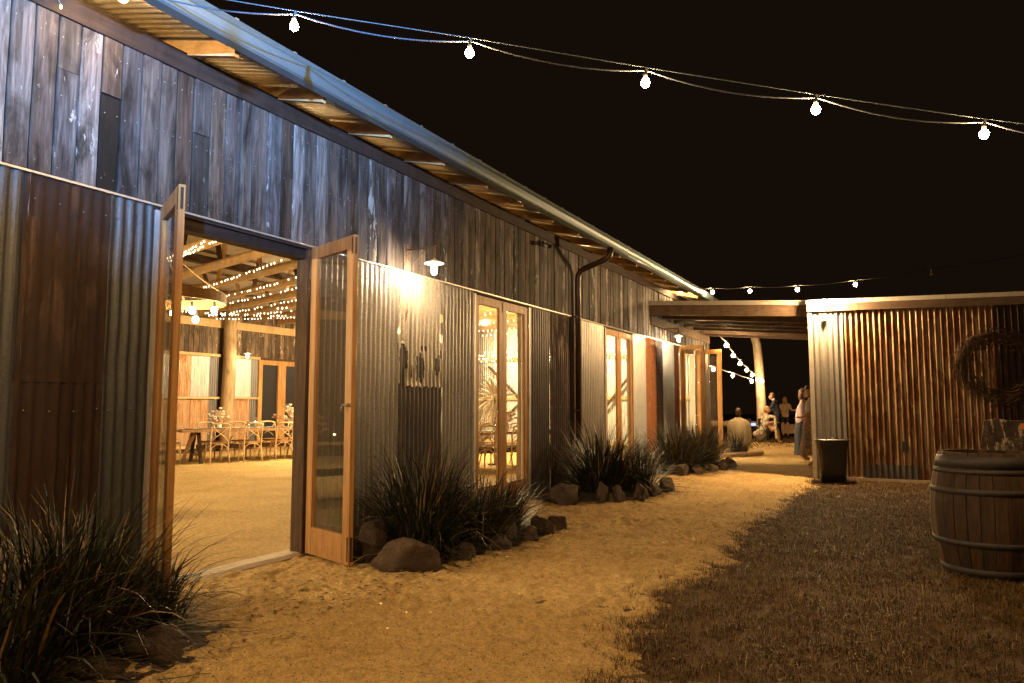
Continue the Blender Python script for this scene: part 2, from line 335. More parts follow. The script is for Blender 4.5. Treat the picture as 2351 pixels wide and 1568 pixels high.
# ------------------------------------------------------------------ ground
GX0, GX1 = -4.62, -0.85
def vnoise(x, y, seed, f):
    rs = np.random.RandomState(seed); t = rs.rand(64, 64)
    xx = (x*f) % 64; yy = (y*f) % 64; i = xx.astype(int) % 64; j = yy.astype(int) % 64; fx = xx-np.floor(xx); fy = yy-np.floor(yy)
    fx = fx*fx*(3-2*fx); fy = fy*fy*(3-2*fy); i2 = (i+1) % 64; j2 = (j+1) % 64
    return t[i, j]*(1-fx)*(1-fy)+t[i2, j]*fx*(1-fy)+t[i, j2]*(1-fx)*fy+t[i2, j2]*fx*fy
def edge_x(y):
    """x of the path's edge against the lawn"""
    return -1.68-0.10*np.exp(-((y-8.6)/2.2)**2)+0.05*np.sin(y*2.1)+0.03*np.sin(y*5.3+1)
def grid(name, xs, ys, zf, mat):
    X, Y = np.meshgrid(xs, ys, indexing='ij'); Z = zf(X, Y); nx, ny = X.shape
    co = np.stack([X, Y, Z], -1).reshape(-1, 3).astype(np.float32)
    a = (np.arange(nx-1)[:, None]*ny+np.arange(ny-1)[None, :]).ravel()
    q = np.stack([a, a+ny, a+ny+1, a+1], 1).astype(np.int32)
    return fastmesh(name, co, q, mat)
def fastmesh(name, co, q, mat, smooth=True):
    me = bpy.data.meshes.new(name); k = q.shape[1]
    me.vertices.add(len(co)); me.vertices.foreach_set('co', np.asarray(co, np.float32).ravel())
    me.loops.add(q.size); me.loops.foreach_set('vertex_index', np.asarray(q, np.int32).ravel())
    me.polygons.add(len(q)); me.polygons.foreach_set('loop_start', np.arange(0, q.size, k, dtype=np.int32))
    me.polygons.foreach_set('loop_total', np.full(len(q), k, np.int32))
    me.polygons.foreach_set('use_smooth', np.full(len(q), smooth)); me.materials.append(mat); me.update(calc_edges=True); me.validate()
    return me
def dents(X, Y):
    z = 0.024*(vnoise(X, Y, 1, 1.1)-.5)+0.024*(vnoise(X, Y, 2, 4.1)-.5)+0.024*(vnoise(X, Y, 3, 9.3)-.5)+0.021*(vnoise(X, Y, 5, 19)-.5)+0.011*(vnoise(X, Y, 6, 45)-.5)
    return z
foot = [(rnd.uniform(-3.3, -1.6), 2.2+13*rnd.random()**1.4, rnd.uniform(-0.5, 0.5)) for _ in range(260)]
def path_z(X, Y):
    z = dents(X, Y)
    for fx, fy, a in foot:
        dx = X-fx; dy = Y-fy; c, s_ = math.cos(a), math.sin(a); p = dx*c+dy*s_; q = -dx*s_+dy*c
        e = (p/0.05)**2+(q/0.13)**2
        z = z-0.013*np.exp(-e*e)+0.006*np.exp(-(e-2.2)**2)
    ed = edge_x(Y); z = z-0.05*np.clip((X-ed-0.12+0.1*(vnoise(X, Y, 9, 4.3)-.5))/0.36, 0, 1)
    return z+0.004
xs = np.linspace(GX0, GX1, 215); ys = np.concatenate([np.linspace(-1.5, 9, 520), np.linspace(9.03, 27, 260)])
struct(tag(link('path', grid('path', xs, ys, path_z, M['gravel'])), 'compacted golden gravel path running along the barn wall', 'path'))
struct(tag(link('lawn', grid('lawn', np.linspace(-60, 60, 61), np.linspace(-20, 110, 66), lambda X, Y: -0.03+0*X, M['lawn_soil'])), 'dark lawn ground under the grass', 'ground'))
struct(tag(link('barn_floor', grid('barn_floor', np.linspace(-17.2, -4.62, 160), np.linspace(-2, 20.4, 260), lambda X, Y: 0.004+dents(X, Y)*0.6, M['gravel'])), 'swept granite sand floor inside the barn', 'floor'))

# grass blades
def blades(n, xr, yr, hgt, wid, seed, keep):
    rs = np.random.RandomState(seed); x = rs.uniform(*xr, n); y = rs.uniform(*yr, n)
    k = keep(x, y, rs); x = x[k]; y = y[k]; n = len(x); a = rs.uniform(0, 6.283, n)
    L = hgt*rs.uniform(0.35, 1.25, n)*(1+0.9*(rs.rand(n) > .94))*(0.6+0.8*vnoise(x, y, 31, 5)); lean = rs.uniform(0.7, 2.1, n); wd = wid*rs.uniform(0.6, 1.4, n)
    dx, dy = np.cos(a), np.sin(a); px, py = -dy, dx
    b = np.stack([x, y, np.full(n, -0.03)], 1); up = np.zeros((n, 3)); up[:, 2] = 1; d = np.stack([dx, dy, 0*dx], 1); p = np.stack([px, py, 0*px], 1)
    m = b+d*(L*0.45*np.sin(lean*0.6))[:, None]+up*(L*0.55*np.cos(lean*0.6)+0.01)[:, None]
    t = m+d*(L*0.6*np.sin(np.minimum(lean*1.25, 1.7)))[:, None]+up*(L*0.5*np.cos(np.minimum(lean*1.25, 1.75)))[:, None]
    hw = wd[:, None]*p/2; co = np.stack([b-hw, b+hw, m+hw*.8, m-hw*.8, t+hw*.15, t-hw*.15], 1).reshape(-1, 3)
    i = np.arange(n)*6; q = np.concatenate([np.stack([i, i+1, i+2, i+3], 1), np.stack([i+3, i+2, i+4, i+5], 1)])
    return co, q
def keep_lawn(x, y, rs):
    e = edge_x(y); d = x-e; fr = np.clip((d+0.16+0.12*(vnoise(x, y, 9, 4.3)-.5)+0.12*(vnoise(x, y, 19, 13)-.5))/0.42, 0, 1)**1.6
    den = np.clip(1.25-(y-3)/16, 0.35, 1)*(0.18+0.95*np.clip((vnoise(x, y, 11, 7)*.6+vnoise(x, y, 12, 17)*.4-.28)*3.2, 0, 1))
    return (rs.rand(len(x)) < fr*den) & (x < y*0.16+0.9) & ~((y > 14.4) & (x > -1.5))
co, q = blades(440000, (-2.1, 3.2), (1.6, 14.5), 0.05, 0.0038, 5, keep_lawn)
stuff(tag(link('lawn_grass', fastmesh('lawn_grass', co, q, M['grass'])), 'patchy dry lawn grass between the path and the shed', 'grass'))
co, q = blades(16000, (-2.0, 3), (2.2, 13), 0.06, 0.003, 8, keep_lawn)
stuff(tag(link('dead_grass', fastmesh('dead_grass', co, q, M['dryleaf'])), 'straw coloured dead blades scattered through the lawn', 'dead grass'))
def keep_far(x, y, rs): return rs.rand(len(x)) < 0.9
co, q = blades(26000, (-7, 0.5), (23.5, 34), 0.08, 0.012, 6, keep_far)
stuff(tag(link('far_grass', fastmesh('far_grass', co, q, M['grass'])), 'rough grass beyond the end of the gravel path', 'grass'))
# loose grit on the path
rs = np.random.RandomState(3); n = 9000; gx = rs.uniform(-4.5, -1.5, n); gy = 2.2+7*rs.rand(n)**1.6; gr = rs.uniform(0.002, 0.0055, n)*(1+(rs.rand(n) > .97)*1.2)
base = np.array([(1, 0, 0), (-.6, .8, 0), (-.5, -.9, 0), (0, 0, .9)]); gz = path_z(gx, gy)
rot = rs.uniform(0, 6.28, n); cs, sn = np.cos(rot), np.sin(rot)
vx = base[None, :, 0]*cs[:, None]-base[None, :, 1]*sn[:, None]; vy = base[None, :, 0]*sn[:, None]+base[None, :, 1]*cs[:, None]
co = np.stack([gx[:, None]+vx*gr[:, None], gy[:, None]+vy*gr[:, None], gz[:, None]+base[None, :, 2]*gr[:, None]+0*vx], -1).reshape(-1, 3)
i = np.arange(n)*4; q = np.concatenate([np.stack([i, i+1, i+3], 1), np.stack([i+1, i+2, i+3], 1), np.stack([i+2, i, i+3], 1)])
stuff(tag(link('grit', fastmesh('grit', co, q, M['gravel'], False)), 'loose grit lying on the gravel path', 'grit'))

# ------------------------------------------------------------------ barn shell
WX = -4.65; LZ = 2.72; TOPZ = 3.76; Y0, Y1 = -1.0, 20.4; FX = -17.2
barn = thing('barn', 'long timber and corrugated iron barn with open glazed cedar doors', 'barn', (WX, 0, 0), world=True)
OPEN = [(3.44, 4.93), (7.88, 9.37), (12.45, 13.95), (17.38, 18.87)]
# vertical boards above the iron
ys_b = [2.369, 2.512, 2.653, 2.802, 2.949, 3.093, 3.243, 3.39, 3.53, 3.676, 3.83, 3.977, 4.129, 4.247, 4.412, 4.568, 4.711, 4.849, 5.004, 5.143, 5.299, 5.426, 5.587,
        5.743, 5.89, 6.043, 6.185, 6.349, 6.485, 6.625, 6.769, 6.918, 7.053, 7.211, 7.354, 7.523, 7.675, 7.832]
y = ys_b[0]; pre = []
while y > Y0: y -= rnd.uniform(0.13, 0.16); pre.insert(0, y)
ys_b = pre+ys_b; y = ys_b[-1]
while y < Y1: y += rnd.uniform(0.11, 0.165); ys_b.append(min(y, Y1))
SPLIT = {2.653: 3.42, 2.949: 3.37, 3.676: 3.34, 3.39: None}
def board(y0, y1, z0, z1, mat, parent, x=WX, face=1, th=0.022):
    """one wall board, slightly bowed and with worn edges; face=+1 looks towards +X"""
    g = 0.006; d = rnd.uniform(-0.007, 0.007); t = rnd.uniform(-0.002, 0.002); m = MB(); n = 4; vs = []
    for k in range(n+1):
        z = z0+(z1-z0)*k/n; e0 = rnd.uniform(0, 0.004); e1 = rnd.uniform(0, 0.004)
        for (yy, dep) in ((y0+g/2+e0, 0), (y0+g/2+e0+.004, 1), (y1-g/2-e1-.004, 1), (y1-g/2-e1, 0)):
            off = d+(t if yy > (y0+y1)/2 else -t)
            vs.append((x+face*((th if dep else th-.005)+off), yy, z))
    for k in range(n):
        for j in range(3): a = k*4+j; m_ = (a, a+1, a+5, a+4); vs and None; m.f.append(m_ if face > 0 else m_[::-1])
    m.v = vs; b0 = len(m.v)
    for (a, yy) in ((0, y0+g/2), (3, y1-g/2)):
        for k in range(n+1): m.v.append((x, yy, m.v[k*4+a][2]))
    for q, a in ((0, 0), (1, 3)):
        for k in range(n):
            c = b0+q*(n+1)+k; m.f.append((c, c+1, (k+1)*4+a, k*4+a))
    m.f.append((0, 1, 2, 3)); m.f.append(tuple(n*4+j for j in (3, 2, 1, 0)))
    return m.obj('board', mat, parent)
for a, b in zip(ys_b[:-1], ys_b[1:]):
    if b-a < 0.03: continue
    sp = SPLIT.get(a)
    if sp: board(a, b, LZ+.004, sp, M['board'], barn); board(a, b, sp+.004, TOPZ+.02, M['board'], barn)
    else: board(a, b, LZ+.004+rnd.uniform(0, .006), TOPZ+.02, M['board'], barn)
MB().box(WX-.035, WX-.012, Y0, Y1, LZ-.02, TOPZ+.05).obj('wall_backing', M['jamb'], barn)  # added dark panel that blocks interior light at the board gaps
# nail heads
m = MB()
for a, b in zip(ys_b[:-1], ys_b[1:]):
    for z in (LZ+.07, 3.25, TOPZ-.12):
        for yy in (a+.03, b-.03): m.ball((WX+.024, yy+rnd.uniform(-.006, .006), z+rnd.uniform(-.015, .015)), .0045, 6)
stuff(m.obj('nail_head', M['steel'], barn))
# trim strip under the boards, broken at the downpipe
for a, b in ((Y0, 3.40), (3.40, 10.86), (11.12, Y1)):
    MB().box(WX-.01, WX+.032, a, b-.002, LZ-.012, LZ+.002).obj('trim_strip', M['flashing'], barn)
# iron sheets: (y0, y1, z0, z1, material)
SH = [(-1.0, -.25, 0, 'galv_dark'), (-.25, .5, 0, 'rust'), (.5, 1.25, 0, 'galv_left'), (1.25, 1.9, 0, 'rust'), (1.9, 2.54, .003, 'galv_left'), (2.52, 3.07, 0, None), (3.06, 3.40, .003, 'galv_left'),
      (4.98, 5.56, .0, 'galv_dark'), (5.55, 6.29, .003, 'galv'), (6.27, 7.13, 0, None), (7.12, 7.85, .004, 'galv'), (9.41, 10.09, 0, 'galv_dark'), (10.08, 10.86, .003, 'rust'),
      (11.12, 12.42, 0, 'galv'), (13.99, 14.81, 0, 'galv_new'), (14.80, 15.50, .003, 'rust_orange'), (15.49, 16.05, 0, 'rust'), (16.04, 16.92, .004, 'galv_new'), (16.91, 17.34, 0, 'rust_orange'),
      (18.92, 19.7, 0, 'galv'), (19.69, 20.4, .003, 'galv_dark')]
for a, b, dx, mt in SH:
    if mt: iron('iron_sheet', (WX+dx, a, 0), (0, 1, 0), b-a, 0.0, LZ-.014, (1, 0, 0), M[mt], barn)
# rusted panel left of the doorway in two lapped pieces
iron('iron_sheet', (WX, 2.52, 0), (0, 1, 0), .55, 0.0, 1.48, (1, 0, 0), M['rust'], barn, phase=0)
iron('iron_sheet', (WX+.006, 2.515, 0), (0, 1, 0), .55, 1.44, LZ-.014, (1, 0, 0), M['rust'], barn, phase=0, amp=.004)
# old mottled sheet with a torn lower edge over a dark one
def torn(s):
    t = s/.86; z = 1.50+.008*math.sin(s*40)+.006*math.sin(s*97)
    if .04 < t < .14: z += .18+.05*math.sin(s*60)
    if t <= .04: z += .02
    return z
iron('iron_sheet', (WX, 6.27, 0), (0, 1, 0), .86, 0.0, 1.95, (1, 0, 0), M['galv_dark'], barn, phase=1, pitch=.0762)
old = iron('iron_sheet', (WX+.014, 6.28, 0), (0, 1, 0), .84, 1.5, LZ-.014, (1, 0, 0), M['galv_old'], barn, phase=1, z0f=torn, segs=26, amp=.007, spp=10)
old['label'] = 'old mottled sheet with torn holes'
me = old.data; import bmesh
bm = bmesh.new(); bm.from_mesh(me); kill = []
for f_ in bm.faces:
    c = f_.calc_center_median(); s_ = c.y-6.28; z = c.z
    def el(cy, cz, ry, rz): return ((s_-cy)/ry)**2+((z-cz)/rz)**2 < 1+.35*math.sin(s_*70+z*50)
    if el(.09, 1.80, .075, .16) or el(.40, 1.70, .085, .15) or el(.24, 1.64, .02, .06) or el(.74, 1.74, .06, .10) or (s_ > .80 and 1.72 < z < 2.35 and math.sin(z*31) > .1): kill.append(f_)
bmesh.ops.delete(bm, geom=kill, context='FACES'); bm.to_mesh(me); bm.free()
m = MB()
for a, b, dx, mt in SH:
    for z in (.35, 1.27, 2.55):
        y = a+.05
        while y < b: m.ball((WX+.013, y, z+rnd.uniform(-.01, .01)), .006, 6); y += .152
stuff(m.obj('roofing_screw', M['steel'], barn))
# torn rusty flap edge beside the open leaf
m = MB(); z = .9
pts = []
while z < 2.6: pts.append((WX+.02+rnd.uniform(0, .012), 5.56+rnd.uniform(-.008, .014), z)); z += .09
m.tube(pts, .007, 5); m.obj('sheet_edge', M['rust'], barn)
# wall plate, studs and linings
MB().box(WX-.05, WX+.045, Y0, Y1, TOPZ, TOPZ+.15).obj('wall_plate', M['dark_beam'], barn)
for z in (0.9, 1.8, 2.62):
    prev = Y0
    for a, b in OPEN+[(Y1, Y1)]:
        MB().box(WX-.09, WX-.035, prev, a-.06, z-.04, z+.04).obj('wall_rail', M['pine'], barn); prev = b+.06
for a, b in OPEN:
    MB().box(WX-.12, WX+.012, a-.06, b+.06, 2.685, 2.72-.013).obj('door_head', M['dark_beam'], barn)
    MB().box(WX-.14, WX-.02, a, b, 2.60, 2.684).obj('door_head', M['dark_beam'], barn)
    MB().box(WX-.12, WX+.016, a-.045, a, 0, 2.684).obj('door_jamb', M['jambmetal'] if a < 15 else M['cedar'], barn)
    MB().box(WX-.12, WX+.010, b, b+.045, 0, 2.684).obj('door_jamb', M['jamb'] if a < 5 else M['jambmetal'], barn)
# concrete threshold of the open doorway
m = MB(); vs = []; nn = 14
for k in range(nn+1):
    y = 3.38+(5.06-3.38)*k/nn; w1 = .13+.012*math.sin(k*1.3)
    vs += [(WX-.22, y, .012), (WX-.2, y, .03), (WX+w1-.25+.1, y, .034+rnd.uniform(-.003, .003)), (WX+w1-.1, y, .012)]
for k in range(nn):
    for j in range(3): a = k*4+j; m.f.append((a, a+1, a+5, a+4))
m.v = vs; m.obj('threshold', M['concrete'], barn)
for a, b in OPEN[1:]: MB().box(WX-.12, WX+.02, a, b, 0, .05).obj('threshold', M['cedar'], barn)

# ---- glazed cedar door leaves
def leaf(hinge, free, handle=False, z0=.03, z1=2.70, label=None):
    """a leaf from its hinge line to its free edge (plan points)"""
    h = Vector((*hinge, 0)); f = Vector((*free, 0)); u = (f-h).normalized(); W = (f-h).length; n = Vector((-u.y, u.x, 0)); T = .042; st = .105
    d = MB()
    d.obox(h, u, st, n, T, z0, z1); d.obox(h+u*(W-st), u, st, n, T, z0, z1)
    d.obox(h+u*st, u, W-2*st, n, T, z1-.11, z1); d.obox(h+u*st, u, W-2*st, n, T, z0, z0+.23)
    # glazing beads
    for a, b in ((st, .012), (W-st-.012, .012)): d.obox(h+u*a+n*.008, u, b, n, T-.016, z0+.23, z1-.11)
    o = d.obj('door_leaf', M['cedar'], barn)
    bv = o.modifiers.new('bevel', 'BEVEL'); bv.width = .003; bv.segments = 1
    if label: o['label'] = label
    o['world_parts'] = 0
    g = MB().obox(h+u*(st+.012)+n*(T/2-.002), u, W-2*st-.024, n, .004, z0+.23, z1-.11); gg = g.obj('glass_pane', M['glass'], None); gg.parent = o
    for z in (z1-.22, z0+.3, 1.3):
        hh = MB().obox(h-u*.012+n*(T*.2), u, .02, n, T*.9, z, z+.1).obj('hinge', M['steel'], None); hh.parent = o
    # bolt housings on the meeting edge
    for za, zb in ((z1-.16, z1-.02), (z0+.03, z0+.22)):
        hh = MB().obox(f-u*.030-n*.003, u, .018, n, .004, za, zb).obj('bolt_plate', M['jamb'], None); hh.parent = o
        hh = MB().obox(f+n*.012, u, .004, n, .018, za, zb).obj('bolt_plate', M['jamb'], None); hh.parent = o
    if handle:
        m = MB(); c = f-u*.03-n*.03; m.tube([c+Vector((0, 0, 1.30))-u*.05, c+Vector((0, 0, 1.305))-n*.01, c+Vector((0, 0, 1.295))+u*.05], .009, 8)
        m.tube([c+n*.03+Vector((0, 0, 1.30)), c+Vector((0, 0, 1.30))], .014, 8); m.tube([c-u*.05+Vector((0, 0, 1.31)), c-u*.075+Vector((0, 0, 1.27)), c-u*.05+Vector((0, 0, 1.25))], .005, 6)
        hh = m.obj('handle', M['steel'], None, True); hh.parent = o
    return o
leaf((WX+.02, 3.425), (-4.005, 3.087), label='open leaf swung out beside the plants, seen almost edge on')
leaf((WX+.03, 4.95), (-3.93, 4.70), True, label='open leaf standing out from the wall with wall seen through its glass')
for a, b in OPEN[1:3]:
    mid = (a+b)/2; leaf((WX-.008, a+.004), (WX-.008, mid-.002), z0=.055, z1=2.60+.08); leaf((WX-.05, b-.004), (WX-.05, mid+.002), z0=.055, z1=2.68)
leaf((WX+.03, 17.38), (-4.0, 17.22), label='near open leaf under the far wall lamp')
leaf((WX+.03, 18.90), (-3.97, 18.88), label='far open leaf at the end of the barn')
MB().tube([(-3.93, 4.715, .04), (-3.93, 4.715, -.01)], .008, 6).obj('drop_bolt', M['jamb'], barn)

# ---- roof: two slopes with battens, rafters, gutter
SL = .24; EX = -4.04; EZ = 3.90; RX = -11.0
def rz(x): return EZ+SL*(EX-x) if x > RX else EZ+SL*(EX-RX)-SL*(RX-x)
def roofsheet(y0, xa, xb):
    n = 60; vs = []; fs = []
    for i in range(n+1):
        yy = y0+.762*i/n; h = .009*math.sin(2*math.pi*yy/.0762)
        vs += [(xa, yy, rz(xa)+h), (xb, yy, rz(xb)+h)]
    for i in range(n): fs.append((2*i, 2*i+2, 2*i+3, 2*i+1))
    return MB().add(vs, fs).obj('roof_sheet', M['roof'], barn, smooth=True)
y = -1.1
while y < 20.9: roofsheet(y, EX, RX+.02); roofsheet(y, RX-.02, -17.7); y += .762
for k in range(26):
    yy = 3.6+.905*(k-5)
    if yy > 20.9 or yy < -1: continue
    MB().bar((-4.10, yy, rz(-4.10)-.085), (-7.5, yy, rz(-7.5)-.085), .045, .11).obj('rafter', M['pine'] if True else None, barn)
    MB().box(-4.16, -4.13, yy+.023, yy+.026, rz(-4.14)-.14, rz(-4.14)-.03).obj('rafter_bracket', M['steel'], barn)
for x in (-4.16, -5.0, -6.0, -7.0, -8.0, -9.0, -10.0, -11.0, -12, -13, -14, -15, -16):
    MB().box(x-.02, x+.02, Y0-.1, 20.8, rz(x)-.065, rz(x)-.012).obj('roof_batten', M['pergola'] if x > -4.5 else M['jamb'], barn)
prof = [(-4.055, 3.905), (-4.055, 3.80), (-4.045, 3.785), (-3.965, 3.785), (-3.945, 3.795), (-3.925, 3.825), (-3.915, 3.865), (-3.918, 3.90), (-3.905, 3.912), (-3.905, 3.918), (-3.925, 3.918), (-3.928, 3.895),
        (-3.925, 3.87), (-3.935, 3.83), (-3.952, 3.803), (-3.968, 3.793), (-4.043, 3.793), (-4.049, 3.80), (-4.049, 3.905)]
def extr(prof, y0, y1, name, mat, parent, seg=1):
    m = MB(); n = len(prof)
    for k in range(seg+1):
        for x, z in prof: m.v.append((x, y0+(y1-y0)*k/seg, z))
    for k in range(seg):
        for j in range(n): a = k*n+j; b = k*n+(j+1) % n; m.f.append((a, b, b+n, a+n))
    m.f.append(tuple(range(n))); m.f.append(tuple(seg*n+j for j in range(n-1, -1, -1)))
    return m.obj(name, mat, parent)
gut = extr(prof, -1.2, 17.9, 'gutter', M['gutter'], barn)
m = MB(); y = -1
while y < 17.8: m.box(-3.925, -3.903, y, y+.03, 3.918, 3.926); m.box(-4.05, -3.925, y+.01, y+.02, 3.916, 3.919); y += .55
q = stuff(m.obj('gutter_clip', M['flashing'], None)); q.parent = gut
# barge end return of the roof beyond the pergola
MB().bar((-4.0, 17.9, 3.86), (-4.0, 20.9, 3.86), .03, .16).obj('fascia', M['pergola'], barn)
# downpipe with its two bends, and straps
dp = MB().tube([(-4.0, 10.98, 3.80), (-4.0, 10.98, 3.70), (-4.015, 10.98, 3.66), (-4.05, 10.98, 3.625), (-4.10, 10.98, 3.60), (-4.42, 10.98, 3.50), (-4.50, 10.98, 3.46), (-4.545, 10.98, 3.40), (-4.56, 10.98, 3.33), (-4.56, 10.98, 0.0)], .048, 14).obj('downpipe', M['pipe'], barn, True)
for z in (2.70, 1.2): q = MB().tube([(-4.56, 10.98, z), (-4.56, 10.98, z+.025)], .052, 14).add([], []).box(WX+.0, -4.56, 10.90, 10.93, z, z+.025).obj('pipe_strap', M['pipe'], None); q.parent = dp
MB().box(WX-.02, WX+.02, 10.86, 11.12, 0, LZ).obj('cover_strip', M['jamb'], barn)
# security camera and cable under the eave
sc_ = thing('security_camera', 'small black security camera under the eave near the downpipe', 'camera', (-4.50, 9.75, 3.66))
MB().box(-.10, -.07, -.03, .03, -.03, .05).obj('mount', M['black_matt'], sc_)
MB().tube([(-.08, 0, .02), (-.02, 0, .0), (.02, -.03, -.03)], .012, 6).obj('arm', M['black_matt'], sc_)
MB().tube([(.0, .05, -.02), (.05, -.08, -.06)], .028, 10).obj('body', M['black'], sc_, True)
# corner board and gable ends
MB().box(WX-.02, WX+.03, Y1, Y1+.05, 0, TOPZ).obj('corner_board', M['pergola'], barn)

# ---- interior: far wall, end walls
y = 8.0; k = 0
yb = []
while y < 20.3: w_ = rnd.uniform(.12, .2); yb.append((y, min(y+w_, 20.3))); y += w_
for a, b in yb: board(a, b, 2.74, 3.95, M['board_in'], barn, x=FX, face=1)
MB().box(FX-.04, FX, -2, 20.4, 0, 4.1).obj('wall_backing', M['jamb'], barn)
MB().box(FX, FX+.06, -1, 20.3, 3.5, 3.72).obj('wall_plate', M['pine'], barn)
IS = [(9.0, 12.4, 'galv_dark'), (12.4, 13.2, 'galv'), (13.2, 13.85, 'rust_in'), (13.85, 14.45, 'galv'), (14.45, 14.76, 'galv_dark'), (15.1, 15.95, 'galv'), (15.95, 16.2, 'galv_dark'), (18.1, 19, 'galv'), (19, 20.3, 'rust')]
for a, b, mt in IS:
    iron('iron_sheet', (FX+.03, a, 0), (0, 1, 0), b-a, 1.52, 2.66, (1, 0, 0), M[mt], barn, segs=2, spp=6)
    iron('iron_sheet', (FX+.03, a, 0), (0, 1, 0), b-a, .2, 1.5, (1, 0, 0), M['rust_in' if mt != 'galv_dark' else 'galv_dark'], barn, segs=2, spp=6)
for a, b in ((8, 14.74), (15.14, 16.22), (18.1, 20.3)):
    MB().box(FX+.04, FX+.13, a, b, 1.47, 1.53).obj('wall_rail', M['pine'], barn); MB().box(FX+.04, FX+.13, a, b, 2.66, 2.74).obj('wall_rail', M['pine'], barn); MB().box(FX+.04, FX+.10, a, b, .12, .2).obj('wall_rail', M['pine'], barn)
# double doors in the far wall
MB().box(FX+.02, FX+.05, 16.32, 18.02, 0, 2.66).obj('night_glass', M['black'], barn)
for a, b in ((16.2, 16.34), (16.98, 17.30), (17.98, 18.1)): MB().box(FX+.05, FX+.11, a, b, 0, 2.66).obj('door_stile', M['cedar'], barn)
for z0, z1 in ((2.52, 2.66), (.02, .3)): MB().box(FX+.052, FX+.108, 16.34, 17.98, z0, z1).obj('door_rail', M['cedar'], barn)
MB().tube([(FX+.24, 14.95, 0), (FX+.22, 14.94, 1.2), (FX+.25, 14.96, 2.6), (FX+.24, 14.95, 4.2)], [.19, .185, .18, .175], 14).obj('log_post', M['log'], barn, True)
# end wall beyond the second doors
EYW = 20.3
for a, b, mt in ((-17, -15, 'galv'), (-15, -13.2, 'galv_new'), (-13.2, -12.1, 'rust_orange'), (-12.1, -11.3, 'galv'), (-11.3, -10.5, 'galv_new'), (-10.5, -9.7, 'galv_new'), (-9.7, -8, 'galv'), (-8, -6.3, 'galv_new'), (-6.3, -4.7, 'galv')):
    iron('iron_sheet', (a, EYW, 0), (1, 0, 0), b-a, 0, 4.0+0.24*min(-4.04-b, a+17.9), (0, -1, 0), M[mt], barn, segs=2, spp=6)
for z in (.2, 1.5, 2.7, 3.7): MB().box(-17.2, WX, EYW-.12, EYW-.03, z-.045, z+.045).obj('wall_rail', M['pine'], barn)
for x in (-16, -14.2, -12.2, -10.2, -8.2, -6.2): MB().box(x-.05, x+.05, EYW-.125, EYW-.035, 0, 5).obj('wall_stud', M['jamb'], barn)
for a, b in (((-11.4, 2.5), (-10.2, 1.4)), ((-11.6, .2), (-10.3, 1.35)), ((-8.4, .2), (-6.4, 2.6))):
    MB().bar((a[0], EYW-.16, a[1]), (b[0], EYW-.16, b[1]), .035, .07).obj('brace', M['jamb'], barn)
MB().tube([(-11.75, 19.6, 0), (-11.7, 19.6, 2.2), (-11.75, 19.6, 4.9)], [.2, .18, .17], 12).obj('log_post', M['log'], barn, True)
MB().tube([(-5.02, 9.93, 0), (-5.0, 9.94, 1.6), (-5.03, 9.93, 4.1)], [.11, .105, .10], 12).obj('log_post', M['log'], barn, True)
MB().box(-17.2, WX, -1.02, -.98, 0, 5.6).obj('end_wall', M['board_in'], barn)
# roof trusses: bottom chord, a second tie above, webs
ux, uy = -.962, .272
for k in range(-5, 14):
    yr = 8.6+.97*k          # where the chord passes x = -8.58
    L0 = (-8.58+4.9)/.962; 
    def at(t, z): return (-8.58+ux*t, yr+uy*t, z)
    t0, t1 = -3.8, 8.7
    if at(t1, 0)[1] > 20.2: t1 = (20.2-yr)/uy
    if at(t0, 0)[1] < -0.9: continue
    MB().bar(at(t0, 3.83), at(t1, 3.83), .045, .16).obj('truss_chord', M['pine'], barn)
    for t, dt in ((-1.6, .55), (.3, -.5), (2.3, .6), (4.2, -.5), (6.2, .5)):
        if t+dt > t1-.2 : continue
        p = at(t, 0); q = at(t+dt, 0); zz = rz(q[0])-.1
        MB().bar((p[0], p[1]+.035, 3.80), (q[0], q[1]+.035, zz), .035, .085, up=(uy, -ux, 0)).obj('truss_web', M['pine' if (k+int(t)) % 2 else 'jamb'], barn)
        MB().box(p[0]-.05, p[0]+.05, p[1]-.032, p[1]-.028, 3.76, 3.90).obj('nail_plate', M['flashing'], barn)
    if k % 2 == 0: MB().bar(at(t0+1.2, rz(at(t0+1.2, 0)[0])-.16), at(2.5, rz(at(2.5, 0)[0])-.16), .05, .14).obj('rafter', M['jamb'], barn)
MB().box(-8.05, -7.9, 0, 20.2, 4.05, 4.2).obj('tie_beam', M['jamb'], barn); MB().box(-12.05, -11.9, 0, 20.2, 4.05, 4.2).obj('tie_beam', M['jamb'], barn)

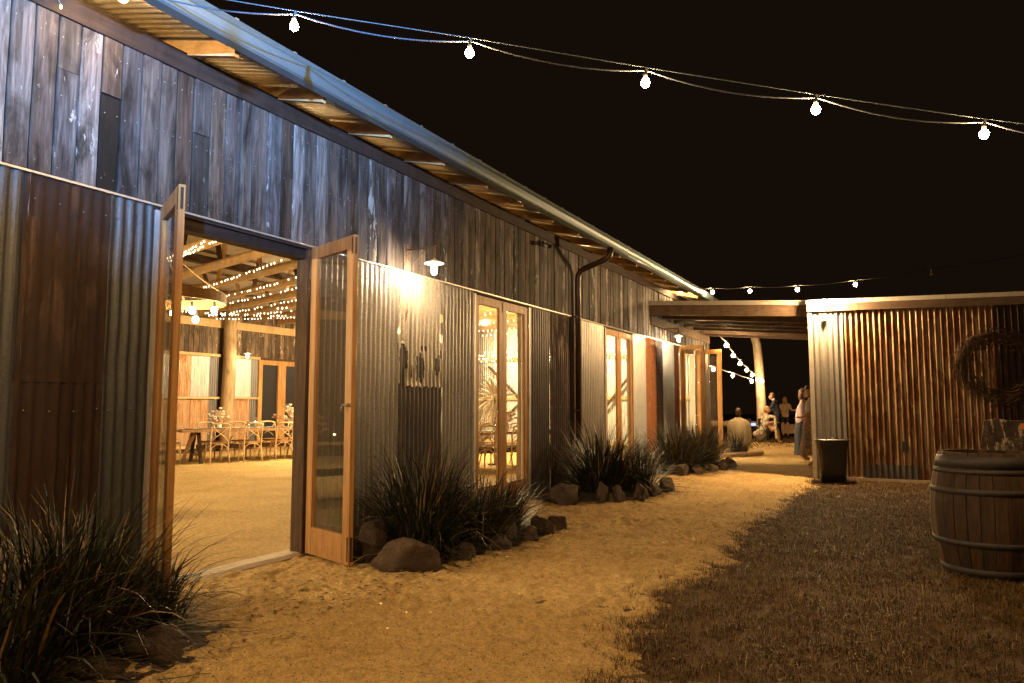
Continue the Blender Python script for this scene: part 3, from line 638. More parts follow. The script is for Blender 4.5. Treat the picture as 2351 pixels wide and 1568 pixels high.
# ------------------------------------------------------------------ wall lamps
def wall_lamp(loc, label, rz_=0, mat='jar_lit', group='wall lamps on scrolled brackets'):
    """local +X points away from the wall, +Z up, origin on the wall at arm height"""
    t = thing('wall_lamp', label, 'lamp', loc, rz_, group)
    MB().box(0, .008, -.02, .02, -.22, .06).obj('wall_bracket', M['bracket'], t)
    MB().tube([(0, 0, 0), (.35, 0, .0), (.37, 0, .01)], .008, 8).obj('arm', M['bracket'], t, True)
    pts = []
    for k in range(22):
        a = -2.6+k*.42 if k < 9 else 0
        if k < 9: r = .022+.001*k; pts.append((.045+r*math.cos(a+3.4), 0, -.05+r*math.sin(a+3.4)))
    pts += [(.02, 0, -.10), (.06, 0, -.145), (.11, 0, -.14), (.16, 0, -.10), (.20, 0, -.05), (.235, 0, -.012), (.26, 0, -.018), (.262, 0, -.045), (.248, 0, -.06)]
    MB().tube(pts, .0045, 6).obj('scroll', M['bracket'], t, True)
    MB().tube([(.35, 0, 0), (.35, 0, -.13)], [.012, .014], 10).obj('stem', M['bracket'], t, True)
    MB().lathe([(.012, -.128), (.022, -.135), (.055, -.152), (.098, -.172), (.104, -.178), (.102, -.180), (.055, -.158), (.015, -.142)], (.35, 0, 0), 28).obj('shade', M['enamel'], t, True)
    MB().lathe([(.028, -.155), (.030, -.19), (.0305, -.25), (.026, -.28), (.014, -.296), (.001, -.30)], (.35, 0, 0), 16).obj('glass_jar', M[mat], t, True)
    cb = MB().tube([(.006, -.06, .05), (.006, -.06, -.14), (.006, -.045, -.17)], .005, 6).obj('cable', M['bracket'], t)
    return t
wall_lamp((WX+.024, 6.40, 2.955), 'enamel wall lamp on a scrolled bracket above the old torn iron sheet')
wall_lamp((WX+.024, 16.02, 2.985), 'enamel wall lamp under the pergola beside the far open door leaves')
wl = wall_lamp((FX+.42, 15.12, 2.93), 'enamel wall lamp on the log post inside the barn', mat='bulb_int')
for yy, lb in ((2.5, 'near end, out of view'), (9.0, 'left of the open doorway view'), (19.4, 'end by the curtain of fairy lights')): wall_lamp((FX+.15, yy, 2.93), 'enamel lamp on the far inner barn wall, '+lb, mat='bulb_int')

# ------------------------------------------------------------------ festoon strings
def bulb_part(t, p, r, mat, drop=.075, sock=True):
    b = MB().ball((p[0], p[1], p[2]), r, 10, 1.12).obj('bulb', M[mat], t, True)
    if sock: MB().tube([(p[0], p[1], p[2]+r*.9), (p[0]+.002, p[1], p[2]+drop)], [r*.55, r*.42], 8).obj('socket', M['socket'], t, True)
def sag(a, b, d, n=8):
    a = Vector(a); b = Vector(b); return [a+(b-a)*k/n-Vector((0, 0, d*4*(k/n)*(1-k/n))) for k in range(n+1)]
fb = [(-5.117, 2.27, 3.99), (-4.183, 2.775, 3.821), (-3.25, 3.281, 3.645), (-2.291, 3.80, 3.478), (-1.331, 4.322, 3.295), (-.40, 4.826, 3.128), (.519, 5.323, 2.977), (1.45, 5.85, 2.86), (2.4, 6.35, 2.78)]
t = thing('festoon_string', 'long string of lit round bulbs crossing the night sky above the path', 'string lights', fb[4], world=True)
for p in fb[1:]: bulb_part(t, p, .0275, 'bulb_festoon')
top = [Vector(p)+Vector((.01, 0, .095)) for p in fb]
for a, b in zip(top[:-1], top[1:]):
    MB().tube(sag(a-Vector((0, 0, .02)), b-Vector((0, 0, .02)), .055), .0048, 6, False).obj('cable', M['cable'], t, True)
MB().tube(top, .0032, 6, False).obj('wire', M['wirem'], t, True)
for p in top: MB().tube([p, p-Vector((0, 0, .03))], .009, 6).obj('clip', M['cable'], t)
# unseen string added behind the camera to brighten the near path
t = thing('festoon_string', 'added unseen string of bulbs brightening the near end of the path', 'string lights', (-1, -.6, 3.3), world=True)
for k in range(5):
    p = (-4.0+.85*k, -.6+.42*k, 3.5-.08*k); bulb_part(t, p, .0275, 'bulb_near_added')
MB().tube([(-4.0+.85*k, -.6+.42*k, 3.6-.08*k) for k in range(5)], .0055, 6).obj('cable', M['cable'], t, True)
# small string above the pergola
fs_ = [(-4.876, 16.454, 3.94), (-4.391, 16.713, 3.89), (-3.745, 17.053, 3.881), (-2.982, 17.45, 3.91), (-2.016, 17.954, 3.94), (-.833, 18.563, 4.06)]
t = thing('festoon_string', 'string of small frosted bulbs hanging low just above the pergola roof', 'string lights', fs_[3], world=True)
for p in fs_: bulb_part(t, p, .04, 'bulb_far', .09)
p = (.726, 19.358, 4.289); MB().ball(p, .035, 10, 1.1).obj('unlit_bulb', M['jar_glass'], t, True); MB().tube([(p[0], p[1], p[2]+.03), (p[0], p[1], p[2]+.12)], .02, 8).obj('socket', M['socket'], t)
up = [Vector(p)+Vector((0, 0, .10)) for p in fs_]+[Vector((.726, 19.358, 4.41)), Vector((3.5, 20.6, 4.9))]
for a, b in zip(up[:-1], up[1:]): MB().tube(sag(a, b, .03), .009, 5, False).obj('cable', M['socket'], t)

# ------------------------------------------------------------------ pergola
pg = thing('pergola', 'timber pergola roof bridging the gap between the barn and the iron shed', 'pergola', (-3.0, 15, 0), world=True)
SX = -1.45; SY = 14.45
def pz(x): return 3.38-.27*(x+4.62)/3.17     # top of the rafters
MB().bar((-4.58, 15.0, 3.28), (SX-.03, SY+.03, pz(SX)-.08), .05, .21).obj('front_beam', M['pergola'], pg)
MB().bar((-4.60, 14.965, 3.43), (SX-.03, SY-.0, pz(SX)+.065), .03, .085).obj('flashing', M['trim'], pg)
MB().box(WX+.026, WX+.075, 15.04, 20.35, 2.98, 3.16).obj('ledger', M['pergola'], pg)
for k in range(6):
    yy = 15.85+.90*k; MB().bar((-4.57, yy, pz(-4.57)-.1), (SX-.04, yy-.12, pz(SX)-.1), .05, .19).obj('rafter', M['pergola'], pg)
for k in range(4):
    xa = -4.6+.785*k; xb = xa+.80
    m = MB(); n = 70; 
    for i in range(n+1):
        yy = 14.95-.5*((xa+4.6)/3.2)*0+5.5*i/n; h = .008*math.sin(yy*40)
        m.v += [(xa, yy, pz(xa)+.03+h), (xb, yy, pz(xb)+.03+h)]
    for i in range(n): m.f.append((2*i, 2*i+2, 2*i+3, 2*i+1))
    m.obj('roof_sheet', M['galv_dark'], pg, True)

# ------------------------------------------------------------------ iron shed on the right
sh = thing('shed', 'low shed clad in streaky rusted corrugated iron beyond the lawn', 'shed', (0, SY, 0), world=True)
shs = [(-1.43, -.88, 'galv'), (-.885, -.15, 'rust_shed'), (-.155, .62, 'rust_shed'), (.615, 1.40, 'rust_shed'), (1.395, 2.15, 'rust'), (2.145, 2.9, 'rust'), (2.895, 3.6, 'rust')]  # darker rust on the right-hand sheets paints in the lamp's fall-off
for k, (a, b, mt) in enumerate(shs):
    iron('iron_sheet', (a, SY+.003*(k % 2), 0), (1, 0, 0), b-a, .02, 2.99, (0, -1, 0), M[mt], sh, pitch=.0915, amp=.0165, segs=10, spp=10)
iron('iron_patch', (-.62, SY-.016, 0), (1, 0, 0), .85, .02, .27, (0, -1, 0), M['galv_dark'], sh, pitch=.0915, amp=.011, segs=3)
MB().box(-.02, .05, SY-.03, SY-.012, .50, .68).obj('vent_hole', M['black_matt'], sh)
MB().box(SX-.01, SX+.06, SY-.03, SY+.03, 0, 3.0).obj('corner_flashing', M['flashing'], sh)
for k in range(8): iron('iron_sheet', (SX, SY+.03+.76*k, 0), (0, 1, 0), .765, .02, 2.95, (-1, 0, 0), M['galv_dark' if k % 2 else 'rust'], sh, segs=3, spp=6)
MB().bar((SX-.02, SY-.035, 3.075), (4.0, SY-.035, 2.96), .05, .15).obj('fascia_board', M['pergola'], sh)
for a in range(5):
    x0 = SX-.02+a*1.1; x1 = x0+1.095; z = lambda x: 3.172-.0211*(x-SX)
    MB().bar((x0, SY-.055, z(x0)), (x1, SY-.055, z(x1)), .02, .072).obj('flashing', M['trim'], sh)
MB().add([(SX, SY, 3.17), (4, SY, 3.05), (4, 20.6, 2.9), (SX, 20.6, 2.98), (SX, SY, 3.14), (4, SY, 3.02), (4, 20.6, 2.87), (SX, 20.6, 2.95)], [(0, 1, 2, 3), (7, 6, 5, 4), (0, 4, 5, 1), (1, 5, 6, 2), (2, 6, 7, 3), (3, 7, 4, 0)]).obj('roof', M['galv_dark'], sh)
MB().box(SX, 3.6, SY+.10, SY+.16, 0, 2.9).obj('wall_backing', M['jamb'], sh)
MB().box(-.9, 3.6, SY-.03, SY+.02, -.02, .035).obj('footing', M['concrete'], sh)
t = thing('bare_lamp', 'very bright bare bulb at the top corner of the iron shed', 'lamp', (-1.18, SY-.06, 3.14))
MB().box(-.04, .04, 0, .02, -.06, .06).obj('backplate', M['steel'], t); MB().tube([(0, 0, 0), (0, -.055, 0)], .022, 10).obj('socket', M['steel'], t)
MB().ball((0, -.10, 0), .05, 12, 1).obj('bulb', M['bulb_shed'], t, True)
MB().box(-.05, .03, .0, .02, -.32, -.2).obj('junction_box', M['steel'], t)

# twig wreath
t = thing('wreath', 'large round wreath of twisted bare vines hanging on the rusted shed wall', 'wreath', (1.44, SY-.07, 1.93))
for q in range(120):
    r0 = .50+rnd.gauss(0, .05); a0 = rnd.uniform(0, 6.28); ln = rnd.uniform(1.6, 4.2); ph = rnd.random()*6.28; pts = []
    for k in range(20):
        a = a0+ln*k/19; rr = r0+.035*math.sin(a*2.3+ph)+.02*math.sin(a*7+ph*2)+(.10*(abs(k-9.5)/9.5)**6)*(1 if q % 3 else -1); pts.append((rr*math.cos(a)*1.06, rnd.uniform(-.006, .006)+.03*math.sin(a*3+ph), rr*math.sin(a)))
    MB().tube(pts, rnd.uniform(.003, .007), 5).obj('twig', M['jamb'], t)

# black wheel-less bin with lid
t = thing('rubbish_bin', 'black plastic rubbish bin with a bag folded over its rim by the shed corner', 'bin', (-1.10, 14.0, 0), R_(8))
def rrect(w, d, r, z, n=4):
    out = []
    for cx_, cy_, a0 in ((w-r, d-r, 0), (-w+r, d-r, 90), (-w+r, -d+r, 180), (w-r, -d+r, 270)):
        for k in range(n+1): a = R_(a0+90*k/n); out.append((cx_+r*math.cos(a), cy_+r*math.sin(a), z))
    return out
def loft(rings, cap0=True, cap1=True):
    m = MB(); n = len(rings[0])
    for r in rings: m.v += r
    for i in range(len(rings)-1):
        for j in range(n): m.f.append((i*n+j, i*n+(j+1) % n, (i+1)*n+(j+1) % n, (i+1)*n+j))
    if cap0: m.f.append(tuple(range(n-1, -1, -1)))
    if cap1: m.f.append(tuple((len(rings)-1)*n+j for j in range(n)))
    return m
loft([rrect(.19, .17, .05, .0), rrect(.20, .18, .05, .02), rrect(.235, .215, .06, .62)], True, False).obj('body', M['black'], t, True)
m = loft([[(x+.004*math.sin(i*2.1), y_+.005*math.cos(i*1.7), z-.012*abs(math.sin(i*1.3))) for i, (x, y_, z) in enumerate(rrect(.24, .22, .06, .555))], rrect(.25, .23, .06, .60), rrect(.262, .242, .065, .675), rrect(.268, .248, .065, .69)], False, False)
m.obj('bag', M['black'], t, True)
loft([rrect(.272, .252, .065, .69), rrect(.276, .256, .065, .70), rrect(.268, .248, .065, .715), rrect(.20, .18, .06, .718), rrect(.19, .17, .06, .705)], True, True).obj('lid', M['black'], t, True)
MB().tube([(-.10, -.24, .70), (-.09, -.26, .735), (.09, -.26, .735), (.10, -.24, .70)], .008, 8).obj('handle', M['black'], t, True)

# barrel
bl = thing('barrel', 'large old oak wine barrel standing on the lawn at the right', 'barrel', (.56, 7.05, -.02), R_(11))
BH = .95
def br(z): u = (z/BH-.5)*2; return .31+.08*(1-u*u)
NS = 26
for k in range(NS):
    a0 = 2*math.pi*k/NS; w_ = 2*math.pi/NS; off = rnd.uniform(-.0015, .0015); m = MB(); n = 10; vs = []
    for i in range(n+1):
        z = BH*i/n; r = br(z)+off
        for (a, rr) in ((a0+.003, r-.025), (a0+.003, r-.004), (a0+.012, r), (a0+w_-.012, r), (a0+w_-.003, r-.004), (a0+w_-.003, r-.025)): vs.append((rr*math.cos(a), rr*math.sin(a), z))
    m.v = vs
    for i in range(n):
        for j in range(6): p = i*6+j; q = i*6+(j+1) % 6; m.f.append((p, q, q+6, p+6))
    m.f.append((5, 4, 3, 2, 1, 0)); m.f.append(tuple(n*6+j for j in range(6)))
    m.obj('stave', M['barrel'], bl)
for z0, z1 in ((.015, .075), (.24, .285), (.635, .68), (.79, .825), (.835, .925)):
    MB().lathe([(br(z0)+.001, z0), (br(z0)+.0045, z0), (br(z1)+.0045, z1), (br(z1)+.001, z1)], (0, 0, 0), 48).obj('hoop', M['hoop'], bl, True)
for k in range(7):
    x0 = -.28+.08*k; h0 = math.sqrt(max(0, .283**2-x0*x0)); x1 = x0+.078; h1 = math.sqrt(max(0, .283**2-x1*x1))
    MB().add([(x0, -h0, .905), (x1, -h1, .905), (x1, h1, .905), (x0, h0, .905)], [(0, 1, 2, 3)]).obj('head_board', M['barrel'], bl)

# bark-edged slab standing behind the barrel
t = thing('timber_slab', 'rough bark-edged timber slab standing upright behind the barrel', 'timber slab', (1.05, 8.9, 0), R_(-3))
m = MB(); n = 18
for i in range(n+1):
    z = 1.15*i/n; e = -.40+.05*z+.02*math.sin(z*7)+rnd.uniform(-.007, .007); f_ = .55+.015*math.sin(z*9)+rnd.uniform(-.006, .006)
    for s_ in range(9):
        x = e+(f_-e)*s_/8; m.v.append((x, -.05+rnd.uniform(-.008, .008)+(.02 if s_ in (0, 8) else 0), z+(.0 if i < n else .012*math.sin(s_*2)+rnd.uniform(-.006, .006))))
for i in range(n):
    for s_ in range(8): a = i*9+s_; m.f.append((a, a+1, a+10, a+9))
nb = len(m.v)
for (x, y_, z) in list(m.v): m.v.append((x, .05, z))
for i in range(n):
    for s_ in (0, 8): a = i*9+s_; m.f.append((a, a+9, nb+a+9, nb+a))
for s_ in range(8): a = n*9+s_; m.f.append((a, a+1, nb+a+1, nb+a))
m.obj('slab', M['rock'] if False else M['log'] if False else wood('bark_slab', ((0.025, 0.016, 0.01), (0.06, 0.042, 0.028), (0.12, 0.09, 0.06)), grain=(6, 6, 2), patch=(.40, .33, .25), patch_at=.56, stain=.6, bs=1.0), t)
MB().box(-.02, .12, -.072, -.066, 1.06, 1.12).obj('orange_label', M['orange_tag'], t)

# ------------------------------------------------------------------ plants and stones of the garden bed
def clump(loc, n, L, wd, seed, label, spread=.16, lean=1.0, dry=.05, cat='plant'):
    rs = random.Random(seed); t = thing('strappy_plant', label, cat, loc, 0, 'clumping strappy plants along the barn wall')
    for nm, mt, cnt in (('leaves', 'leaf', int(n*(1-dry))), ('dry_leaves', 'dryleaf', max(3, int(n*dry)))):
        m = MB()
        for q in range(int(cnt*1.7)):
            a = rs.uniform(0, 6.283); r0 = spread*math.sqrt(rs.random()); x = r0*math.cos(a); y_ = r0*math.sin(a)
            a2 = a+rs.gauss(0, .5); l = L*rs.uniform(.55, 1.12); el = R_(90-min(88, abs(rs.gauss(0, 38))*lean*(.55+r0/spread*.8))); cur = rs.uniform(.25, 1.25)*lean
            w0 = wd*rs.choice((.55, .8, 1.0, 1.3))*1.1; d = Vector((math.cos(a2), math.sin(a2), 0)); sd = Vector((-d.y, d.x, 0)); p = Vector((x, y_, -.02)); K = 6; b = len(m.v)
            tw = rs.uniform(-.6, .6)
            for i in range(K+1):
                f_ = i/K; ww = w0*(1-f_**2.2)*.5+.0004; e = el-cur*f_*f_*1.25
                s2 = (sd*math.cos(tw*f_)+Vector((0, 0, 1))*math.sin(tw*f_)); m.v += [tuple(p-s2*ww), tuple(p+s2*ww)]
                p = p+(d*math.cos(e)+Vector((0, 0, math.sin(e))))*(l/K)
                if p.z < .012: p.z = .012+rs.random()*.01
                if i and i < K and rs.random() < .03: el -= .8
            for i in range(K): c = b+2*i; m.f.append((c, c+1, c+3, c+2))
        stuff(m.obj(nm, M[mt], t))
    return t
clump((-4.0, 2.5, 0), 620, .9, .014, 1, 'tall strappy clump in the near left corner below the rusted sheet', .26, 1.05, .09)
clump((-3.70, 1.95, 0), 380, .85, .014, 2, 'spreading strappy clump at the bottom left edge of the view', .25, 1.25, .09)
clump((-3.98, 2.98, 0), 200, .5, .012, 21, 'low strappy clump at the foot of the near open door leaf', .17, 1.2, .06)
clump((-3.92, 5.70, 0), 640, 1.0, .013, 3, 'large strappy clump behind the big boulder next to the open leaf', .26, 1.0, .05)
clump((-3.68, 5.35, 0), 300, .70, .012, 31, 'drooping strappy clump spilling over the big boulder', .18, 1.35, .05)
clump((-3.72, 6.85, 0), 420, .66, .010, 4, 'small dense clump in front of the closed glazed doors', .18, 1.15, .03)
clump((-3.95, 10.35, 0), 620, 1.12, .013, 5, 'tall strappy clump at the foot of the downpipe', .27, .95, .05)
clump((-3.62, 10.9, 0), 420, .85, .012, 6, 'strappy clump on the path side of the downpipe planting', .24, 1.2, .06)
clump((-3.95, 14.4, 0), 560, 1.1, .013, 7, 'tall strappy clump below the bright galvanised sheet', .28, 1.0, .06)
clump((-3.75, 15.6, 0), 560, 1.05, .013, 8, 'strappy clump in front of the orange rusted sheet', .28, 1.0, .06)
clump((-4.0, 16.6, 0), 360, .95, .012, 81, 'strappy clump beside the far open door leaves', .22, 1.0, .06)
clump((-3.9, 20.1, 0), 160, .8, .012, 9, 'sparse small clump inside the timber edging at the barn end', .15, 1.3, .1)
def rock(loc, sx, sy, sz, seed, label, rz_=0.0):
    rs = random.Random(seed); bm = bmesh.new(); bmesh.ops.create_icosphere(bm, subdivisions=4, radius=1.0)
    planes = [(Vector((rs.gauss(0, 1), rs.gauss(0, 1), rs.gauss(0, .7))).normalized(), rs.uniform(.48, .82)) for _ in range(13)]
    off = Vector((rs.random()*9, rs.random()*9, rs.random()*9))
    from mathutils import noise as nz
    for v in bm.verts:
        c = v.co.copy()
        for n_, d in planes:
            e = c.dot(n_)-d
            if e > 0: c -= n_*e*.97
        c *= 1+.16*nz.noise(c*1.7+off)+.06*nz.noise(c*5+off)+.025*nz.noise(c*13+off); v.co = Vector((c.x*sx, c.y*sy, c.z*sz))
    me = bpy.data.meshes.new('rock'); bm.to_mesh(me); bm.free(); me.materials.append(M['rock'])
    me.polygons.foreach_set('use_smooth', [True]*len(me.polygons))
    o = link('rock', me); o.location = (loc[0], loc[1], sz*.22+(loc[2] if len(loc) > 2 else 0)); o.rotation_euler = (0, 0, rz_)
    return tag(o, label, 'rock', 'stones edging the garden bed')
RK = [((-3.47, 4.93), .30, .21, .21, 1, 'largest rounded boulder in front of the open door leaf', .4),
      ((-3.98, 5.10), .17, .17, .26, 2, 'dark boulder wedged against the free edge of the open leaf', .2),
      ((-4.25, 5.16), .17, .15, .20, 44, 'pale rounded stone seen through the glass of the open leaf', .9),
      ((-3.30, 5.42), .12, .16, .13, 4, 'small flat stone just past the largest boulder', 1.1),
      ((-3.28, 6.02), .15, .22, .13, 5, 'flat angular stone at the path edge below the drooping leaves', .1),
      ((-3.42, 6.42), .14, .28, .17, 6, 'long smooth stone lying behind the flat ones', .05),
      ((-3.22, 6.50), .12, .18, .12, 7, 'small wedge stone between two longer stones', .4),
      ((-3.26, 6.92), .15, .17, .18, 8, 'squarish stone standing at the front of the small dense clump', .7),
      ((-3.30, 7.30), .16, .22, .17, 9, 'last stone of the middle group near the small clump', .2),
      ((-4.02, 9.25), .28, .30, .21, 10, 'broad mossy stone beside the closed doors', .5),
      ((-3.60, 9.45), .13, .13, .22, 11, 'upright post-like stone at the front of the downpipe planting', .1),
      ((-3.42, 9.60), .13, .15, .18, 12, 'lower stone touching the upright one', .6),
      ((-3.28, 10.1), .16, .24, .17, 13, 'brown stone midway along the downpipe planting', .2),
      ((-3.22, 10.6), .14, .24, .15, 14, 'low stone under drooping leaves of the downpipe planting', .1),
      ((-3.18, 11.15), .15, .3, .17, 15, 'pointed stone jutting furthest onto the path', .0),
      ((-3.74, 13.9), .20, .22, .19, 16, 'first stone of the far planting', .3), ((-3.52, 14.35), .16, .2, .13, 17, 'low brown stone, second in the far planting', .2),
      ((-3.38, 14.85), .16, .24, .15, 18, 'third stone of the far planting', .1), ((-3.26, 15.4), .16, .26, .18, 19, 'rounded stone near the end of the far planting', .1),
      ((-3.24, 16.1), .18, .3, .22, 20, 'largest stone at the far end of the far planting', .1),
      ((-3.50, 2.62), .20, .19, .16, 21, 'rounded boulder at the edge of the near left planting', .3), ((-3.47, 2.34), .15, .14, .11, 22, 'cracked stone next to the near left boulder', 1.0),
      ((-3.60, 2.12), .2, .16, .12, 23, 'flat stone at the bottom left of the view', .5), ((-3.82, 1.95), .19, .16, .12, 24, 'dark stone in the bottom left corner', .1)]
for a in RK: rock(a[0], *a[1:5], a[5], a[6])
clump((-3.62, 6.2, 0), 300, .72, .012, 33, 'drooping strappy clump between the big boulder and the small clump', .2, 1.3, .05)
# mulch of the beds
def bed(pts, label):
    m = MB(); c = Vector((sum(p[0] for p in pts)/len(pts), sum(p[1] for p in pts)/len(pts), .05)); k = len(pts)
    m.v = [tuple(c)]+[(c.x+(p[0]-c.x)*.6, c.y+(p[1]-c.y)*.6, .045+rnd.uniform(-.01, .01)) for p in pts]+[(p[0], p[1], .006) for p in pts]
    for i in range(k): j = (i+1) % k; m.f += [(0, 1+i, 1+j), (1+i, 1+k+i, 1+k+j, 1+j)]
    o = m.obj('garden_bed', M['soil'], None); struct(tag(o, label, 'garden bed'))
bed([(-4.62, 1.2), (-3.3, 1.2), (-3.25, 2.7), (-3.6, 3.2), (-4.62, 3.3)], 'dark mulch under the near left planting')
bed([(-4.62, 5.0), (-3.95, 4.9), (-3.4, 4.95), (-3.2, 6.2), (-3.25, 7.4), (-3.6, 7.6), (-4.62, 7.8)], 'dark mulch between the boulder and the closed doors')
bed([(-4.62, 9.3), (-4.1, 9.2), (-3.5, 9.5), (-3.2, 10.8), (-3.25, 11.5), (-3.8, 12.3), (-4.62, 12.4)], 'dark mulch around the downpipe planting')
bed([(-4.62, 13.8), (-3.8, 13.7), (-3.3, 15), (-3.25, 16.2), (-3.6, 17.1), (-4.62, 17.3)], 'dark mulch under the far planting')
t = thing('garden_edging', 'rounded timber edging log around the small bed at the barn end', 'edging', (-3.8, 19, 0), world=True)
MB().tube([(-4.05, 18.75, .05), (-3.75, 18.85, .055), (-3.55, 19.3, .055)], .075, 10).obj('log', M['log'], t, True)
MB().tube([(-3.53, 19.35, .055), (-3.30, 19.9, .055), (-3.35, 20.6, .05)], .075, 10).obj('log', M['log'], t, True)

# ------------------------------------------------------------------ trunk pole with strings beyond the barn
t = thing('tree_trunk_pole', 'tall crooked bare tree trunk standing beyond the pergola, wound with lit bulbs', 'trunk', (-4.82, 29.3, 0), world=True)
MB().tube([(-4.74, 29.3, -.05), (-4.70, 29.28, .8), (-4.70, 29.25, 1.3), (-4.71, 29.22, 1.8), (-4.73, 29.2, 2.6), (-4.75, 29.15, 3.1), (-4.78, 29.1, 3.6), (-4.90, 29.0, 4.1), (-4.98, 29, 5.2)], [.20, .185, .175, .17, .165, .16, .16, .155, .15], 14).obj('trunk', M['pale_log'], t, True)
A = [(-3.82, 18.819, 2.79), (-3.97, 20.40, 2.631), (-4.09, 21.993, 2.494), (-4.194, 23.593, 2.381), (-4.305, 25.187, 2.286), (-4.405, 26.788, 2.187), (-4.508, 28.379, 2.167)]
B = [(-4.92, 22.251, 2.362), (-4.914, 25.096, 2.275), (-4.811, 27.994, 2.166)]
for pts, st, lb in ((A, (-3.76, 17.7, 2.97), 'string of bright bulbs running from the pergola to the crooked trunk'), (B, (-4.86, 20.3, 2.42), 'short string of bright bulbs from the barn corner to the crooked trunk')):
    t = thing('festoon_string', lb, 'string lights', pts[1], world=True)
    for p in pts: bulb_part(t, p, .048, 'bulb_far', .1)
    up = [Vector(st)]+[Vector(p)+Vector((0, 0, .1)) for p in pts]
    for a, b in zip(up[:-1], up[1:]): MB().tube(sag(a, b, .03), .016, 5, False).obj('cable', M['cable'], t)

# ------------------------------------------------------------------ furniture inside the barn
def make_chair(label):
    t = thing('crossback_chair', label, 'chair', (0, 0, 0), 0, 'crossback chairs around the dining tables')
    s = MB(); ring = [(.205*math.copysign(abs(math.cos(a))**.6, math.cos(a)), .19*math.copysign(abs(math.sin(a))**.7, math.sin(a))) for a in [2*math.pi*k/16 for k in range(16)]]
    for z in (.44, .465): s.v += [(x, y_+.19, z) for x, y_ in ring]
    s.f += [(k, (k+1) % 16, 16+(k+1) % 16, 16+k) for k in range(16)]+[tuple(range(15, -1, -1)), tuple(range(16, 32))]
    s.obj('seat', M['oak'], t)
    for sx in (-1, 1):
        MB().tube([(sx*.215, -.06, 0), (sx*.20, .0, .25), (sx*.195, .01, .46), (sx*.20, -.03, .68), (sx*.19, -.07, .86)], .015, 8).obj('back_leg', M['pine_v'], t, True)
        MB().tube([(sx*.19, .37, 0), (sx*.17, .34, .45)], [.013, .017], 8).obj('front_leg', M['pine_v'], t, True)
        MB().tube([(sx*.195, .01, .48), (sx*.1, -.03, .59), (0, -.045, .66), (-sx*.1, -.05, .74), (-sx*.19, -.065, .84)], .011, 6).obj('cross_brace', M['pine_v'], t, True)
        MB().tube([(sx*.20, .0, .20), (sx*.19, .1, .36), (sx*.17, .19, .41), (sx*.17, .28, .36), (sx*.185, .355, .2)], .009, 6).obj('side_arch', M['pine_v'], t, True)
    MB().tube([(-.205, -.065, .85), (-.13, -.09, .885), (0, -.10, .895), (.13, -.09, .885), (.205, -.065, .85)], .02, 8).obj('top_rail', M['pine_v'], t, True)
    MB().tube([(-.20, 0, .22), (-.17, 0, .36), (-.08, 0, .42), (.08, 0, .42), (.17, 0, .36), (.20, 0, .22)], .009, 6).obj('back_arch', M['pine_v'], t, True)
    return t
U = Vector((.36, .933, 0)); NN = Vector((-.933, .36, 0)); RZC = math.atan2(NN.y, NN.x)-math.pi/2
def make_table(loc, rz_, L, label):
    t = thing('trestle_table', label, 'table', loc, rz_, 'long timber trestle tables')
    for k in range(4): MB().box(-L/2, L/2, -.45+.226*k, -.45+.226*k+.222, .70, .755).obj('table_board', M['oak'], t)
    for sx in (-1, 1):
        x = sx*(L/2-.45)
        for sy in (-1, 1): MB().bar((x, sy*.12, .70), (x, sy*.36, 0), .07, .06).obj('leg', M['jamb'], t); MB().bar((x+sx*.05, -sy*.10, .70), (x+sx*.30, sy*.02, .0), .06, .05).obj('leg', M['oak'], t)
        MB().box(x-.03, x+.03, -.3, .3, .16, .22).obj('cross_rail', M['oak'], t)
    MB().box(-L/2+.45, L/2-.45, -.025, .025, .3, .4).obj('stretcher', M['jamb'], t)
    return t
c0 = Vector((-13.48, 11.69, 0)); TL = 4.6
tc = c0+NN*.62+U*1.55; make_table(tc, RZC, TL, 'long trestle table seen through the open doorway')
first = make_chair('crossback chair with its back to the doorway, leftmost on the near side of the table')
first.location = c0; first.rotation_euler = (0, 0, RZC)
lab = ['second crossback chair from the left on the near side of the doorway table', 'third crossback chair from the left on the near side, cut by the door jamb', 'fourth near-side crossback chair, hidden behind the door jamb', 'fifth near-side crossback chair, hidden behind the door jamb']
for k in range(1, 5): dup(first, c0+U*.75*k, RZC+rnd.uniform(-.05, .05), lab[k-1])
ord_ = ['first', 'second', 'third', 'fourth', 'fifth']
for k in range(5): dup(first, c0+NN*1.27+U*(.75*k+.15), RZC+math.pi+rnd.uniform(-.06, .06), '%s crossback chair from the left on the far side of the doorway table' % ord_[k])
dup(first, tc-U*(TL/2+.25)+NN*.15, RZC-math.pi/2, 'crossback chair at the left end of the doorway table')
def runner(loc, rz_, L, label):
    m = MB(); n = 60
    for i in range(n+1):
        x = -L/2+L*i/n
        for j in range(7): y_ = -.13+.26*j/6+.03*math.sin(x*5+j*.3); m.v.append((x, y_, .762+.014*abs(math.sin(x*13+j*1.3))+rnd.uniform(0, .010)))
    for i in range(n):
        for j in range(6): a = i*7+j; m.f.append((a, a+7, a+8, a+1))
    o = m.obj('table_runner', M['cloth'], None, True); o.location = loc; o.rotation_euler = (0, 0, rz_); return tag(o, label, 'table runner')
runner(tc, RZC, TL-.2, 'crumpled pale blue runner along the doorway table')
